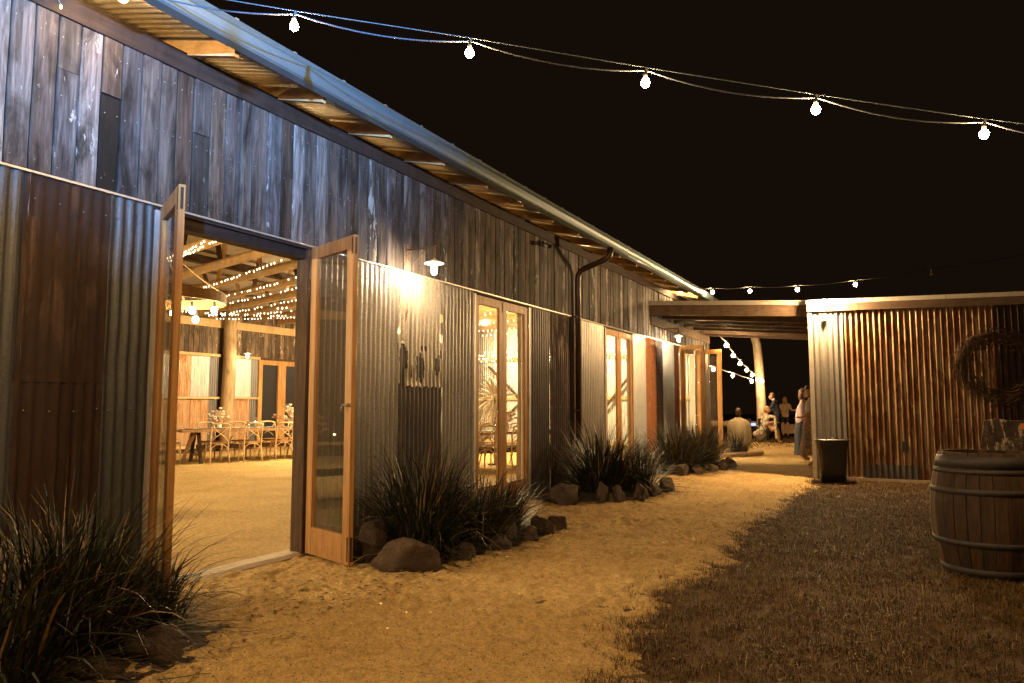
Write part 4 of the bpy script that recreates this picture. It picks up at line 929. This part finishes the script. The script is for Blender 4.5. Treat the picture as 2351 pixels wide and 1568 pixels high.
def flowers(loc, label, h=.32, seed=1, n=26, s=1.0):
    rs = random.Random(seed); t = thing('flower_arrangement', label, 'flowers', loc, rs.random()*6, 'dried flower centrepieces')
    MB().lathe([(.03, 0), (.05, .02), (.055, .07), (.04, .12), (.045, .14)], (0, 0, 0), 12).obj('vase', M['enamel'], t, True)
    for q in range(n):
        a = rs.uniform(0, 6.28); e = rs.uniform(.15, 1.4); l = h*rs.uniform(.6, 1.1)*s; d = Vector((math.cos(a)*math.cos(e), math.sin(a)*math.cos(e), math.sin(e)))
        b = Vector((0, 0, .12)); tip = b+d*l
        if q % 3 == 0:
            m = MB(); sd = d.cross(Vector((0, 0, 1))).normalized()
            for k in range(9):
                f_ = (k-4)/4; dd = (d+sd*f_*.55).normalized(); w_ = .012; c = b+d*l*.35; e2 = c+dd*l*.75; o = len(m.v); s2 = sd*w_
                m.v += [tuple(c), tuple(c+(e2-c)*.6-s2), tuple(e2), tuple(c+(e2-c)*.6+s2)]; m.f.append((o, o+1, o+2, o+3))
            m.obj('palm_fan', M['pampas'], t)
        else:
            m = MB(); m.tube([b, tip], .003, 4)
            for k in range(5): an = k*1.256; m.ball(tip+Vector((math.cos(an), math.sin(an), .3*(k % 2)))*.022, .02, 6)
            m.obj('flower', M['petal' if q % 2 else 'petal2'], t, True)
    return t
flowers(tc+Vector((0, 0, .76))-U*1.35, 'dried flower centrepiece near the left end of the doorway table', .34, 1)
flowers(tc+Vector((0, 0, .76))+U*.45, 'wide palm and flower centrepiece in the middle of the doorway table', .40, 2, 44, 1.15)
def candle(loc, label, h=.16):
    t = thing('candle_jar', label, 'candle', loc, 0, 'candles in glass jars on the tables')
    MB().lathe([(.001, 0), (.045, 0), (.046, h), (.043, h), (.042, .006), (.001, .006)], (0, 0, 0), 14).obj('jar', M['jar_glass'], t, True)
    MB().lathe([(.001, .008), (.03, .008), (.03, h*.45), (.001, h*.45)], (0, 0, 0), 12).obj('wax', M['enamel'], t, True)
    MB().ball((0, 0, h*.45+.022), .012, 8, 1.6).obj('flame', M['flame'], t, True)
    return t
cz = Vector((0, 0, .77))
candle(tc+cz-U*.52-NN*.05, 'tall candle jar in the cluster on the doorway table', .24); candle(tc+cz-U*.66, 'short candle jar left of the tall one on the doorway table', .14); candle(tc+cz-U*.38-NN*.12, 'short candle jar right of the tall one on the doorway table', .13)
# second table seen through the closed doors
t2 = Vector((-7.65, 13.55, 0)); make_table(t2, R_(62), 3.6, 'trestle table behind the closed glazed doors')
runner(t2, R_(62), 3.4, 'crumpled pale blue runner on the table behind the closed doors')
U2 = Vector((math.cos(R_(62)), math.sin(R_(62)), 0)); N2 = Vector((-U2.y, U2.x, 0))
for k in range(4):
    dup(first, t2+U2*(-1.25+.8*k)-N2*.62, R_(62), '%s crossback chair on the near side of the table behind the closed doors' % ord_[k])
    dup(first, t2+U2*(-1.2+.8*k)+N2*.62, R_(242), '%s crossback chair on the far side of the table behind the closed doors' % ord_[k])
flowers(t2+cz-U2*.55, 'cream flowers behind the left pane of the closed doors', .30, 5); flowers(t2+cz+U2*.45, 'cream flowers behind the right pane of the closed doors', .30, 6)
candle(t2+cz-U2*1.1-N2*.1, 'candle jar behind the left pane of the closed doors', .2); candle(t2+cz+U2*.15, 'candle jar behind the right pane of the closed doors', .16)
# pampas spray on a tall stand
t = thing('pampas_spray', 'large fan of dried pampas plumes on a stand behind the closed doors', 'pampas grass', (-7.95, 14.35, 0))
MB().tube([(0, 0, 0), (0, 0, 1.45)], .02, 8).obj('stand', M['jamb'], t); MB().lathe([(.16, 0), (.16, .02), (.02, .03)], (0, 0, 0), 14).obj('stand_foot', M['jamb'], t)
for q in range(60):
    a = rnd.uniform(.3, 5.6); d = Vector((math.cos(a)*.86, math.cos(a)*.5*rnd.uniform(-1, 1)-.1, math.sin(a))).normalized(); b = Vector((0, 0, 1.45)); l = rnd.uniform(.4, .72)
    pts = [b+d*l*k/6-Vector((0, 0, .12*(k/6)**2)) for k in range(7)]; MB().tube(pts, [.002, .004, .012, .017, .015, .009, .002], 5).obj('plume', M['pampas'], t, True)
# side table just inside, left of the doorway
t3 = Vector((-8.7, 4.0, 0)); make_table(t3, R_(85), 1.8, 'short trestle table inside the barn to the left of the open doorway')
for k, (dy, h) in enumerate(((-.5, .14), (-.3, .22), (-.18, .15), (.1, .2))): candle(t3+Vector((0, dy, .77)), '%s candle jar on the short table left of the doorway' % ord_[k], h)
flowers(t3+Vector((.05, .45, .76)), 'dried flowers in a vase on the short table left of the doorway', .3, 9)
# chandelier: timber ring with pendants
def chandelier(c, R0, label, bulbs=None):
    t = thing('ring_chandelier', label, 'chandelier', c, 0, 'ring chandeliers hanging from the trusses', world=False)
    MB().lathe([(R0, -.07), (R0, .07), (R0-.02, .07), (R0-.02, -.07), (R0, -.07)], (0, 0, 0), 44).obj('ring', M['pine'], t)
    for k in range(4):
        a = .56+k*math.pi/2; MB().tube(sag((R0*.98*math.cos(a), R0*.98*math.sin(a), .07), (0, 0, .72), .05), .014, 6).obj('rope', M['log'], t)
    MB().tube([(0, 0, .72), (0, 0, 1.6)], .016, 6).obj('rope', M['log'], t)
    for p in bulbs or [(.5*math.cos(k*1.256), .5*math.sin(k*1.256), -.16-.05*(k % 2)) for k in range(5)]:
        p = Vector(p); MB().ball(p, .042, 10, 1.15).obj('bulb', M['bulb_ring' if bulbs else 'bulb_pendant_added'], t, True)
        MB().tube([p+Vector((0, 0, .04)), p+Vector((0, 0, .12))], [.02, .015], 8).obj('socket', M['socket'], t)
        MB().tube([p+Vector((0, 0, .12)), Vector((p.x*.9, p.y*.9, .07))], .004, 5).obj('flex', M['socket'], t)
    return t
CC = Vector((-8.79, 6.60, 2.75))
chandelier(CC, .80, 'timber ring chandelier with bare bulbs seen through the open doorway', [Vector(p)-CC for p in ((-8.443, 6.782, 2.572), (-8.172, 6.923, 2.578), (-8.40, 6.814, 2.45), (-8.86, 6.50, 2.75), (-9.1, 7.0, 2.6))])
chandelier((-10.8, 1.2, 3.0), .8, 'added unseen ring chandelier brightening the near end of the barn'); chandelier((-11.0, 14.8, 3.2), .8, 'added unseen ring chandelier brightening the far tables'); chandelier((-8.2, 17.4, 3.15), .7, 'added ring chandelier brightening the end wall')  # extra chandeliers added out of sight to brighten the interior

# fairy light strings under the roof
def fairy(a, b, n, sg, label, off=.012, r=.010):
    t = thing('fairy_light_string', label, 'fairy lights', a, 0, 'fairy light strings swagged under the barn roof', world=True)
    pts = sag(a, b, sg, 16); MB().tube(pts, .004, 4, False).obj('cable', M['pine'], t)
    m = MB()
    for k in range(n):
        f_ = (k+.5)/n*16; i = min(15, int(f_)); p = pts[i]+(pts[i+1]-pts[i])*(f_-i)
        p = p+Vector((rnd.uniform(-off, off), rnd.uniform(-off, off), rnd.uniform(-.03, -.01))); m.ball(p, r, 6, 1.5) if rnd.random() < .72 else None
    stuff(m.obj('bulbs', M['fairy'], t)); return t
FS = [((-9.504, 7.379, 3.62), (-8.178, 6.849, 3.62), 10), ((-9.647, 7.5, 3.6), (-8.108, 6.898, 3.6), 12), ((-11.826, 9.628, 3.55), (-7.924, 8.064, 3.55), 30), ((-11.797, 9.624, 3.5), (-7.951, 8.044, 3.5), 28),
      ((-11.792, 10.082, 3.45), (-8.923, 9.094, 3.45), 23), ((-12.531, 10.804, 3.45), (-9.693, 9.886, 3.45), 22), ((-12.474, 10.777, 3.4), (-9.702, 9.897, 3.4), 22), ((-13.139, 11.359, 3.35), (-10.309, 10.522, 3.35), 22),
      ((-13.009, 11.267, 3.35), (-10.822, 11.026, 3.35), 21), ((-12.911, 11.272, 3.3), (-11.125, 11.363, 3.3), 20), ((-12.76, 11.271, 3.3), (-11.367, 11.611, 3.3), 19), ((-13.057, 11.951, 3.3), (-11.936, 12.195, 3.3), 14),
      ((-12.182, 11.305, 3.2), (-11.712, 11.969, 3.2), 12), ((-11.533, 9.064, 3.2), (-10.681, 8.992, 3.2), 9), ((-12.428, 9.682, 3.2), (-12.19, 10.156, 3.2), 9), ((-13.027, 10.148, 3.3), (-12.15, 10.397, 3.3), 12)]
for k, (a, b, n) in enumerate(FS):
    if k in (3, 6, 8, 10, 12, 13, 15): continue
    A_ = Vector(a); B_ = Vector(b); d = (B_-A_); l = d.length
    s_ = Vector(B_+d.normalized()*(1.6 if k > 1 else .8)); e0 = A_-d.normalized()*.9
    fairy(tuple(e0), tuple(s_), int(n*(l+2.5)/l), .05, 'fairy light string seen through the open doorway, number %s from the top' % ['one', 'two', 'three', 'four', 'five', 'six', 'seven', 'eight', 'nine', 'ten', 'eleven', 'twelve', 'thirteen', 'fourteen', 'fifteen', 'sixteen'][k] if k < 13 else ['loop of fairy lights just behind the ring chandelier', 'loop of fairy lights left of the ring chandelier', 'loop of fairy lights hanging below the ring chandelier'][k-13])
for k, yy in enumerate((11.2, 12.4, 13.5, 14.8, 16.2, 17.6, 18.8)):
    fairy((-4.9, yy-1.0, 3.55), (-12.5, yy+1.1, 3.50), 46, .12, 'fairy light row %s seen through the closed doors' % ['one', 'two', 'three', 'four', 'five', 'six', 'seven'][k], r=.016)
for k, z in enumerate((2.98, 2.88, 2.78, 2.70)):
    fairy((-15.5, 20.0, z), (-5.2, 20.0, z), 110, .03, '%s row of the fairy light curtain along the end wall' % ['top', 'second', 'third', 'lowest'][k], off=.06, r=.018)
t = thing('fairy_light_string', 'single tiny warm bulb hanging on a cord from the dark eave beam', 'fairy lights', (-4.59, 2.63, 3.8), world=True)
MB().tube([(-4.58, 2.2, 3.96), (-4.58, 2.35, 3.87), (-4.585, 2.50, 3.855), (-4.59, 2.60, 3.86), (-4.59, 2.63, 3.82)], .003, 5).obj('cable', M['wirem'], t)
MB().ball((-4.59, 2.635, 3.80), .007, 8, 2.0).obj('bulb', emit('tiny_warm_bulb', (1, .6, .2), 30, False), t, True)

# ------------------------------------------------------------------ people
def skin(name, vs, es, rs_, mat, parent, sub=2):
    """one continuous surface grown round a skeleton; vertex 0 is the root"""
    me = bpy.data.meshes.new(name); me.from_pydata(vs, es, []); me.materials.append(mat)
    o = bpy.data.objects.new(name, me); COL.objects.link(o); o.parent = parent
    sk = o.modifiers.new('skin', 'SKIN'); sk.use_smooth_shade = True
    for sv, r in zip(me.skin_vertices[0].data, rs_):
        sv.radius = r if isinstance(r, tuple) else (r, r)
    me.skin_vertices[0].data[0].use_root = True
    sb = o.modifiers.new('sub', 'SUBSURF'); sb.levels = sub; sb.render_levels = sub
    return o
def head(t, c, fwd, hair, long=0.0, hat=False):
    """head with brow, nose, ears and hair; c = centre of the skull, fwd = horizontal facing direction"""
    c = Vector(c); f = Vector(fwd).normalized(); s_ = Vector((-f.y, f.x, 0)).normalized() if abs(f.z) < .9 else Vector((0, 1, 0)); u = f.cross(s_)*-1 if False else Vector((0, 0, 1))
    def ell(m, o, rx, ry, rz_, n=12):
        b = MB().ball((0, 0, 0), 1, n, 1); vs = [o+s_*v[0]*rx+f*v[1]*ry+u*v[2]*rz_ for v in b.v]; m.add(vs, b.f)
    m = MB(); ell(m, c, .072, .092, .10); ell(m, c+f*.028-u*.045, .052, .065, .068); ell(m, c+f*.098-u*.012, .011, .016, .022, 8)
    for q in (-1, 1): ell(m, c+s_*q*.074-u*.012, .01, .018, .03, 8)
    ell(m, c+f*.088-u*.055, .024, .008, .006, 8); m.obj('head', M['skin'], t, True)
    e = MB()
    for q in (-1, 1): ell(e, c+s_*q*.03+f*.083+u*.008, .011, .008, .008, 8)
    e.obj('eye', M['hair_dark'], t, True)
    h = MB(); b = MB().ball((0, 0, 0), 1, 16, 1)
    vs = []
    for v in b.v:
        r = 1.0+.05*math.sin(v[0]*9+v[2]*7)+.04*math.sin(v[1]*13)
        k = .84 if (v[1] > .35 and v[2] < .45) else r
        if v[2] < -.35: k = min(k, .86 if v[1] > -.2 else 1.0)
        vs.append(c+s_*v[0]*.082*k+f*(v[1]*.102*k-.006)+u*(v[2]*.112*k+.006))
    h.add(vs, b.f)
    if long:
        for q in range(9):
            a = (q-4)/4; o = c-f*(.07-.05*abs(a))+s_*a*.06; h.tube([o+u*.03, o-f*.02-u*long*.4, o-f*.0-u*long*(.9+.1*math.sin(q*2))], [.034, .04, .012], 6)
    h.obj('hair', M[hair], t, True)
    if hat: MB().lathe([(.10, .03), (.102, .07), (.08, .115), (.001, .13)], tuple(c), 14).obj('headband', M['hair_dark'], t, True)
def hand(t, p, d, up=(0, 0, 1)):
    p = Vector(p); d = Vector(d).normalized(); u = Vector(up); s_ = d.cross(u).normalized(); vs = [p, p+d*.05]; es = [(0, 1)]; rr = [.022, .026]
    for k in range(4):
        o = p+d*.085+s_*(.03-.02*k); l = (.062, .07, .065, .05)[k]; i = len(vs)
        vs += [o, o+d*l*.5-u*.006, o+d*l-u*.022]; es += [(1, i), (i, i+1), (i+1, i+2)]; rr += [.011, .0095, .007]
    i = len(vs); vs += [p+d*.03+s_*.035, p+d*.065+s_*.05]; es += [(1, i), (i, i+1)]; rr += [.012, .009]
    return skin('hand', vs, es, rr, M['skin'], t, 1)

# man in a dark suit leaning forward
t = thing('person', 'man in a dark suit leaning over the seated woman in the printed shawl', 'person', (-3.80, 26.9, 0), 0)
B_ = [(0, 0, .93), (-.02, 0, 1.12), (-.06, 0, 1.34), (-.09, 0, 1.46), (-.12, 0, 1.54)]
vs = B_+[(-.07, -.17, 1.40), (-.18, -.21, 1.18), (-.38, -.14, 1.08), (-.05, .17, 1.40), (-.14, .22, 1.15), (-.34, .17, 1.02), (0, -.09, .88), (-.01, -.10, .48), (.03, -.10, .09), (-.09, -.10, .05), (0, .09, .88), (.03, .10, .48), (.06, .10, .09), (-.06, .10, .05)]
es = [(0, 1), (1, 2), (2, 3), (3, 4), (2, 5), (5, 6), (6, 7), (2, 8), (8, 9), (9, 10), (0, 11), (11, 12), (12, 13), (13, 14), (0, 15), (15, 16), (16, 17), (17, 18)]
skin('body', vs, es, [(.13, .15), (.12, .14), (.12, .15), .06, .05, .07, .055, .04, .07, .055, .04, .09, .075, .06, .045, .09, .075, .06, .045], M['suit'], t)
MB().tube([(-.10, 0, 1.45), (-.125, 0, 1.52)], [.062, .056], 12).obj('collar', M['white_cloth'], t, True)
head(t, (-.17, 0, 1.61), (-1, -.15, -.25), 'hair_brown'); hand(t, (-.38, -.14, 1.08), (-1, .1, -.2)); hand(t, (-.34, .17, 1.02), (-1, .1, -.2))
# seated woman in printed shawl
t = thing('person', 'seated fair haired woman wrapped in a printed shawl facing the suited man', 'person', (-4.12, 26.4, 0), 0)
vs = [(0, 0, .52), (.01, 0, .74), (.03, 0, .96), (.05, 0, 1.04), (.02, -.17, .9), (.12, -.2, .70), (.28, -.10, .74), (.02, .16, .9), (.12, .2, .70), (.28, .12, .72), (.36, -.09, .50), (.42, -.09, .10), (.52, -.09, .05), (.36, .09, .50), (.42, .09, .10), (.52, .09, .05)]
es = [(0, 1), (1, 2), (2, 3), (2, 4), (4, 5), (5, 6), (2, 7), (7, 8), (8, 9), (0, 10), (10, 11), (11, 12), (0, 13), (13, 14), (14, 15)]
skin('body', vs, es, [(.15, .15), .12, .12, .05, .06, .05, .035, .06, .05, .035, .08, .045, .035, .08, .045, .035], M['skin'], t)
vs = [(0, 0, .45), (0, 0, .74), (.02, 0, .95), (-.02, -.19, .86), (.10, -.22, .62), (-.02, .19, .86), (.16, -.20, .92), (.34, -.22, .9), (-.22, -.12, .36), (-.42, -.12, .30), (.36, -.26, .5), (.38, -.27, .16)]
es = [(0, 1), (1, 2), (1, 3), (3, 4), (1, 5), (3, 6), (6, 7), (0, 8), (8, 9), (7, 10), (10, 11)]
skin('shawl', vs, es, [(.18, .19), (.17, .17), (.13, .12), .10, .08, .1, .07, .05, .11, .08, .045, .05], M['floral_shawl'], t)
head(t, (.06, 0, 1.15), (1, .1, .1), 'hair_fair', .10); hand(t, (.28, -.10, .74), (1, 0, 0)); hand(t, (.28, .12, .72), (1, 0, 0))
# person in a cream blanket from behind
t = thing('person', 'person seated with their back to us wrapped in a cream blanket', 'person', (-3.92, 20.6, 0), 0)
vs = [(0, 0, .42), (0, 0, .66), (0, .02, .82), (0, .03, 1.0), (-.18, .02, .80), (-.22, .02, .62), (-.15, .2, .6), (.18, .02, .80), (.22, .02, .62), (.15, .2, .6), (-.1, .4, .42), (-.1, .45, .08), (-.1, .55, .05), (.1, .4, .42), (.1, .45, .08), (.1, .55, .05)]
es = [(0, 1), (1, 2), (2, 3), (2, 4), (4, 5), (5, 6), (2, 7), (7, 8), (8, 9), (0, 10), (10, 11), (11, 12), (0, 13), (13, 14), (14, 15)]
skin('body', vs, es, [(.15, .13), .13, .11, .05, .06, .055, .04, .07, .055, .04, .08, .05, .04, .08, .05, .04], M['suit'], t)
m = MB(); n = 40; prof = [(.30, .24, .20), (.31, .245, .35), (.315, .235, .55), (.31, .22, .70), (.295, .20, .80), (.255, .17, .875), (.185, .13, .915), (.11, .095, .935), (.085, .08, .97)]
for i, (rx, ry, z) in enumerate(prof):
    for j in range(n):
        a = 2*math.pi*j/n; w_ = 1+(.05*math.sin(a*5+i*.4)+.03*math.sin(a*9+1+i*.2))*(1 if z < .9 else .3); m.v.append((rx*w_*math.cos(a)+.02*(z < .5)*math.sin(a*2), ry*w_*math.sin(a)+.03, z+.03*math.sin(a*2+.5)*(z < .2)))
for i in range(len(prof)-1):
    for j in range(n): m.f.append((i*n+j, i*n+(j+1) % n, (i+1)*n+(j+1) % n, (i+1)*n+j))
bk = m.obj('blanket', M['cream_cloth'], t, True); sb = bk.modifiers.new('sub', 'SUBSURF'); sb.levels = sb.render_levels = 1
head(t, (0, .04, 1.10), (.1, 1, -.1), 'hair_brown'); t.children[-1].name = 'hair'
# standing person further away seen from behind
t = thing('person', 'standing person in a beige top and dark shorts beyond the suited man', 'person', (-4.35, 33.0, 0), 0)
vs = [(0, 0, .86), (0, 0, 1.08), (0, 0, 1.3), (0, 0, 1.42), (-.17, 0, 1.30), (-.22, -.05, 1.02), (-.05, -.1, .92), (.17, 0, 1.30), (.26, -.05, 1.08), (.48, -.05, 1.10), (-.09, 0, .8), (-.09, 0, .45), (-.09, .02, .09), (-.09, -.10, .05), (.09, 0, .8), (.09, 0, .45), (.09, .02, .09), (.09, -.10, .05)]
es = [(0, 1), (1, 2), (2, 3), (2, 4), (4, 5), (5, 6), (2, 7), (7, 8), (8, 9), (0, 10), (10, 11), (11, 12), (12, 13), (0, 14), (14, 15), (15, 16), (16, 17)]
skin('body', vs, es, [.13, .12, .13, .05, .055, .04, .03, .055, .04, .03, .08, .055, .04, .035, .08, .055, .04, .035], M['skin'], t)
skin('top', [(0, 0, .95), (0, 0, 1.1), (0, 0, 1.3), (-.17, 0, 1.29), (-.215, -.04, 1.05), (.17, 0, 1.29), (.25, -.05, 1.1)], [(0, 1), (1, 2), (2, 3), (3, 4), (2, 5), (5, 6)], [.155, .14, .15, .075, .06, .075, .06], M['beige_cloth'], t)
skin('shorts', [(0, 0, .93), (-.09, 0, .8), (-.10, 0, .56), (.09, 0, .8), (.10, 0, .56)], [(0, 1), (1, 2), (0, 3), (3, 4)], [.155, .11, .10, .11, .10], M['suit'], t)
head(t, (0, 0, 1.54), (0, 1, 0), 'hair_fair', .2)
# two women by the shed corner
t = thing('person', 'woman in a white top and long floral wrap skirt half hidden by the shed corner', 'person', (-1.69, 16.9, 0), 0)
vs = [(0, 0, .95), (0, 0, 1.15), (-.01, 0, 1.36), (-.01, 0, 1.48), (-.02, -.17, 1.36), (-.06, -.22, 1.12), (-.2, -.1, 1.04), (-.02, .17, 1.36), (0, .22, 1.1), (.15, .12, 1.0), (0, -.1, .85), (0, -.1, .48), (.03, -.1, .12), (-.10, -.1, .045), (0, .1, .85), (.02, .1, .48), (.08, .1, .12), (-.05, .1, .045)]
es = [(0, 1), (1, 2), (2, 3), (2, 4), (4, 5), (5, 6), (2, 7), (7, 8), (8, 9), (0, 10), (10, 11), (11, 12), (12, 13), (0, 14), (14, 15), (15, 16), (16, 17)]
skin('body', vs, es, [.14, .12, .13, .05, .06, .045, .032, .06, .045, .032, .09, .06, .04, .035, .09, .06, .04, .035], M['skin'], t)
skin('top', [(0, 0, 1.0), (0, 0, 1.18), (-.01, 0, 1.36), (-.02, -.18, 1.35), (-.06, -.23, 1.12), (-.02, .18, 1.35), (0, .23, 1.12)], [(0, 1), (1, 2), (2, 3), (3, 4), (2, 5), (5, 6)], [.16, .145, .15, .085, .07, .085, .07], M['white_cloth'], t)
def skirt(t, prof, mat, off=0):
    m = MB(); n = 36
    for i, (rx, ry, z, ox) in enumerate(prof):
        for j in range(n): a = 2*math.pi*j/n; w_ = 1+.07*math.sin(a*6+i*.5)*(i/len(prof)); m.v.append((ox+rx*w_*math.cos(a), off+ry*w_*math.sin(a), z))
    for i in range(len(prof)-1):
        for j in range(n): m.f.append((i*n+j, i*n+(j+1) % n, (i+1)*n+(j+1) % n, (i+1)*n+j))
    o = m.obj('skirt', M[mat], t, True); return o
skirt(t, [(.155, .145, 1.06, 0), (.19, .19, .9, 0), (.20, .20, .7, -.01), (.21, .20, .5, -.03), (.23, .22, .25, -.05)], 'floral_skirt')
MB().lathe([(.158, .95), (.164, .96), (.18, .80), (.17, .79)], (0, 0, 0), 20).obj('sash', M['suit'], t, True)
head(t, (-.03, 0, 1.60), (-1, -.3, 0), 'hair_dark', .1, True); hand(t, (-.2, -.1, 1.04), (-1, 0, 0)); hand(t, (.15, .12, 1.0), (0, 0, -1), (1, 0, 0))
t = thing('person', 'woman in a pale pink shawl standing behind the one in the floral skirt', 'person', (-2.03, 18.3, 0), 0)
vs = [(0, 0, .95), (0, 0, 1.15), (.01, 0, 1.34), (.02, 0, 1.45), (0, -.17, 1.33), (.06, -.2, 1.1), (.22, -.1, 1.06), (0, .17, 1.33), (.06, .2, 1.08), (.2, .1, 1.05), (0, -.09, .85), (.02, -.09, .48), (-.03, -.09, .12), (.09, -.09, .045), (0, .09, .85), (.02, .09, .48), (0, .09, .12), (.12, .09, .045)]
skin('body', vs, es, [.14, .12, .13, .05, .06, .045, .032, .06, .045, .032, .09, .06, .04, .035, .09, .06, .04, .035], M['skin'], t)
skin('shawl', [(-.02, 0, .75), (-.02, 0, 1.1), (0, 0, 1.34), (0, -.18, 1.30), (.02, -.22, 1.0), (0, .18, 1.30), (.02, .22, 1.0)], [(0, 1), (1, 2), (2, 3), (3, 4), (2, 5), (5, 6)], [(.15, .18), (.16, .17), .13, .09, .08, .09, .08], M['pink_cloth'], t)
skirt(t, [(.16, .15, 1.0, 0), (.18, .18, .8, 0), (.18, .18, .5, -.01), (.19, .19, .16, -.02)], 'suit')
head(t, (.03, 0, 1.57), (1, -.2, -.1), 'hair_brown', .22); hand(t, (.22, -.1, 1.06), (1, 0, 0)); hand(t, (.2, .1, 1.05), (1, 0, 0))

# ------------------------------------------------------------------ outdoor seating beyond the barn
t = thing('log_bench', 'long split log bench beyond the seated people', 'bench', (-7.0, 31.0, 0), R_(-6))
MB().tube([(-4.2, 0, .56), (0, 0, .55), (2.6, 0, .54)], .12, 10).obj('log', M['log'], t, True)
for x in (-3.8, -1.2, 2.0): MB().tube([(x, 0, 0), (x, 0, .45)], .13, 10).obj('support', M['log'], t, True)
t = thing('box_bench', 'pale timber box seat on the grass beyond the shed corner', 'bench', (-4.0, 33.2, 0))
MB().box(-.6, .7, -.2, .2, .12, .46).obj('box', M['pine'], t); MB().box(-.64, .74, -.23, .23, .462, .50).obj('seat', M['pine'], t)
t = thing('camp_table', 'small dark folding table with a glowing tablet on it', 'table', (-4.45, 24.9, 0))
MB().box(-.35, .35, -.25, .25, .60, .63).obj('table_top', M['black_matt'], t)
for sx in (-1, 1):
    for sy in (-1, 1): MB().bar((sx*.3, sy*.2, .6), (-sx*.28, sy*.2, 0), .02, .02).obj('leg', M['black_matt'], t)
t = thing('tablet', 'tablet with a lit blue screen leaning on the small folding table', 'tablet', (-4.32, 24.85, .63))
MB().box(-.15, .15, 0, .012, 0, .10).obj('case', M['black'], t); MB().box(-.14, .14, -.004, -.001, .008, .092).obj('screen', M['screen'], t)
def stool(loc, rz_, label):
    t = thing('folding_chair', label, 'chair', loc, rz_)
    MB().box(-.22, .22, -.2, .2, .42, .445).obj('seat', M['black_matt'], t); MB().box(-.22, .22, -.22, -.19, .55, .85).obj('backrest', M['black_matt'], t)
    for sx in (-1, 1): MB().bar((sx*.22, -.2, .85), (sx*.22, .22, 0), .02, .02).obj('leg', M['black_matt'], t); MB().bar((sx*.2, .2, .43), (sx*.2, -.25, 0), .02, .02).obj('leg', M['black_matt'], t)
stool((-4.12, 26.4, 0), R_(-90), 'dark folding chair under the woman in the printed shawl')
stool((-4.75, 25.6, 0), R_(20), 'empty dark folding chair beside the glowing tablet')
t = thing('stool', 'low log stool under the person in the cream blanket', 'stool', (-3.92, 20.63, 0))
MB().tube([(0, 0, 0), (0, 0, .40)], [.15, .16], 12).obj('log', M['log'], t, True)
stool((-4.30, 23.4, 0), R_(100), 'empty folding chair just past the person in the blanket')

# fixture and pole of the floodlight beside the camera
t = thing('floodlight', 'floodlight on a steel pole at the near end of the lawn', 'floodlight', (FL.x+.1, FL.y-.15, 0))
MB().tube([(0, 0, 0), (0, 0, 2.8)], .05, 10).obj('pole', M['steel'], t, True)
MB().box(-.14, .14, -.12, -.02, 2.62, 2.78).obj('housing', M['black'], t)


# bark and leaf litter along the edge of the beds
def flakes(n, fn, seed, sz, mat, name, label):
    rs = np.random.RandomState(seed); x, y = fn(rs, n); a = rs.uniform(0, 6.28, n); L = sz*rs.uniform(.4, 1.5, n); W = L*rs.uniform(.15, .5, n); z = path_z(x, y)+.006+.01*rs.rand(n)
    c, s_ = np.cos(a), np.sin(a); t_ = rs.uniform(-.3, .3, (n, 4)); q4 = []
    for (u, v), k in zip(((-1, 0), (0, -1), (1, 0), (0, 1)), range(4)): q4.append(np.stack([x+u*L*c-v*W*s_, y+u*L*s_+v*W*c, z+np.abs(t_[:, k])*L*.6], 1))
    co = np.stack(q4, 1).reshape(-1, 3); i = np.arange(n)*4; q = np.stack([i, i+1, i+2, i+3], 1)
    stuff(tag(link(name, fastmesh(name, co, q, M[mat], False)), label, 'litter'))
flakes(3600, lambda rs, n: (-4.3+1.25*rs.rand(n)**.8+.12*rs.randn(n), 1.6+15*rs.rand(n)), 4, .016, 'dryleaf', 'leaf_litter', 'dry leaf bits scattered below the plants along the path edge')
flakes(2600, lambda rs, n: (-4.2+1.1*rs.rand(n)+.1*rs.randn(n), 1.6+15*rs.rand(n)), 5, .02, 'jamb', 'bark_litter', 'dark bark chips scattered along the garden bed edge')
flakes(700, lambda rs, n: (-1.9+.5*rs.rand(n)-.25*np.abs(rs.randn(n)), 2.2+11*rs.rand(n)), 6, .014, 'dryleaf', 'straw_litter', 'straw and dead grass bits along the lawn edge of the path')

rs = np.random.RandomState(13); n = 4200; gx = rs.uniform(-4.5, -1.6, n); gy = 2.2+9*rs.rand(n)**1.7; gr = rs.uniform(0.003, 0.008, n); gz = path_z(gx, gy)-.002
rot = rs.uniform(0, 6.28, n); cs, sn = np.cos(rot), np.sin(rot)
vx = base[None, :, 0]*cs[:, None]-base[None, :, 1]*sn[:, None]; vy = base[None, :, 0]*sn[:, None]+base[None, :, 1]*cs[:, None]
co = np.stack([gx[:, None]+vx*gr[:, None], gy[:, None]+vy*gr[:, None], gz[:, None]+base[None, :, 2]*gr[:, None]+0*vx], -1).reshape(-1, 3)
i = np.arange(n)*4; q = np.concatenate([np.stack([i, i+1, i+3], 1), np.stack([i+1, i+2, i+3], 1), np.stack([i+2, i, i+3], 1)])
stuff(tag(link('pebbles', fastmesh('pebbles', co, q, M['rock'], False)), 'small dark pebbles scattered over the gravel path', 'pebbles'))
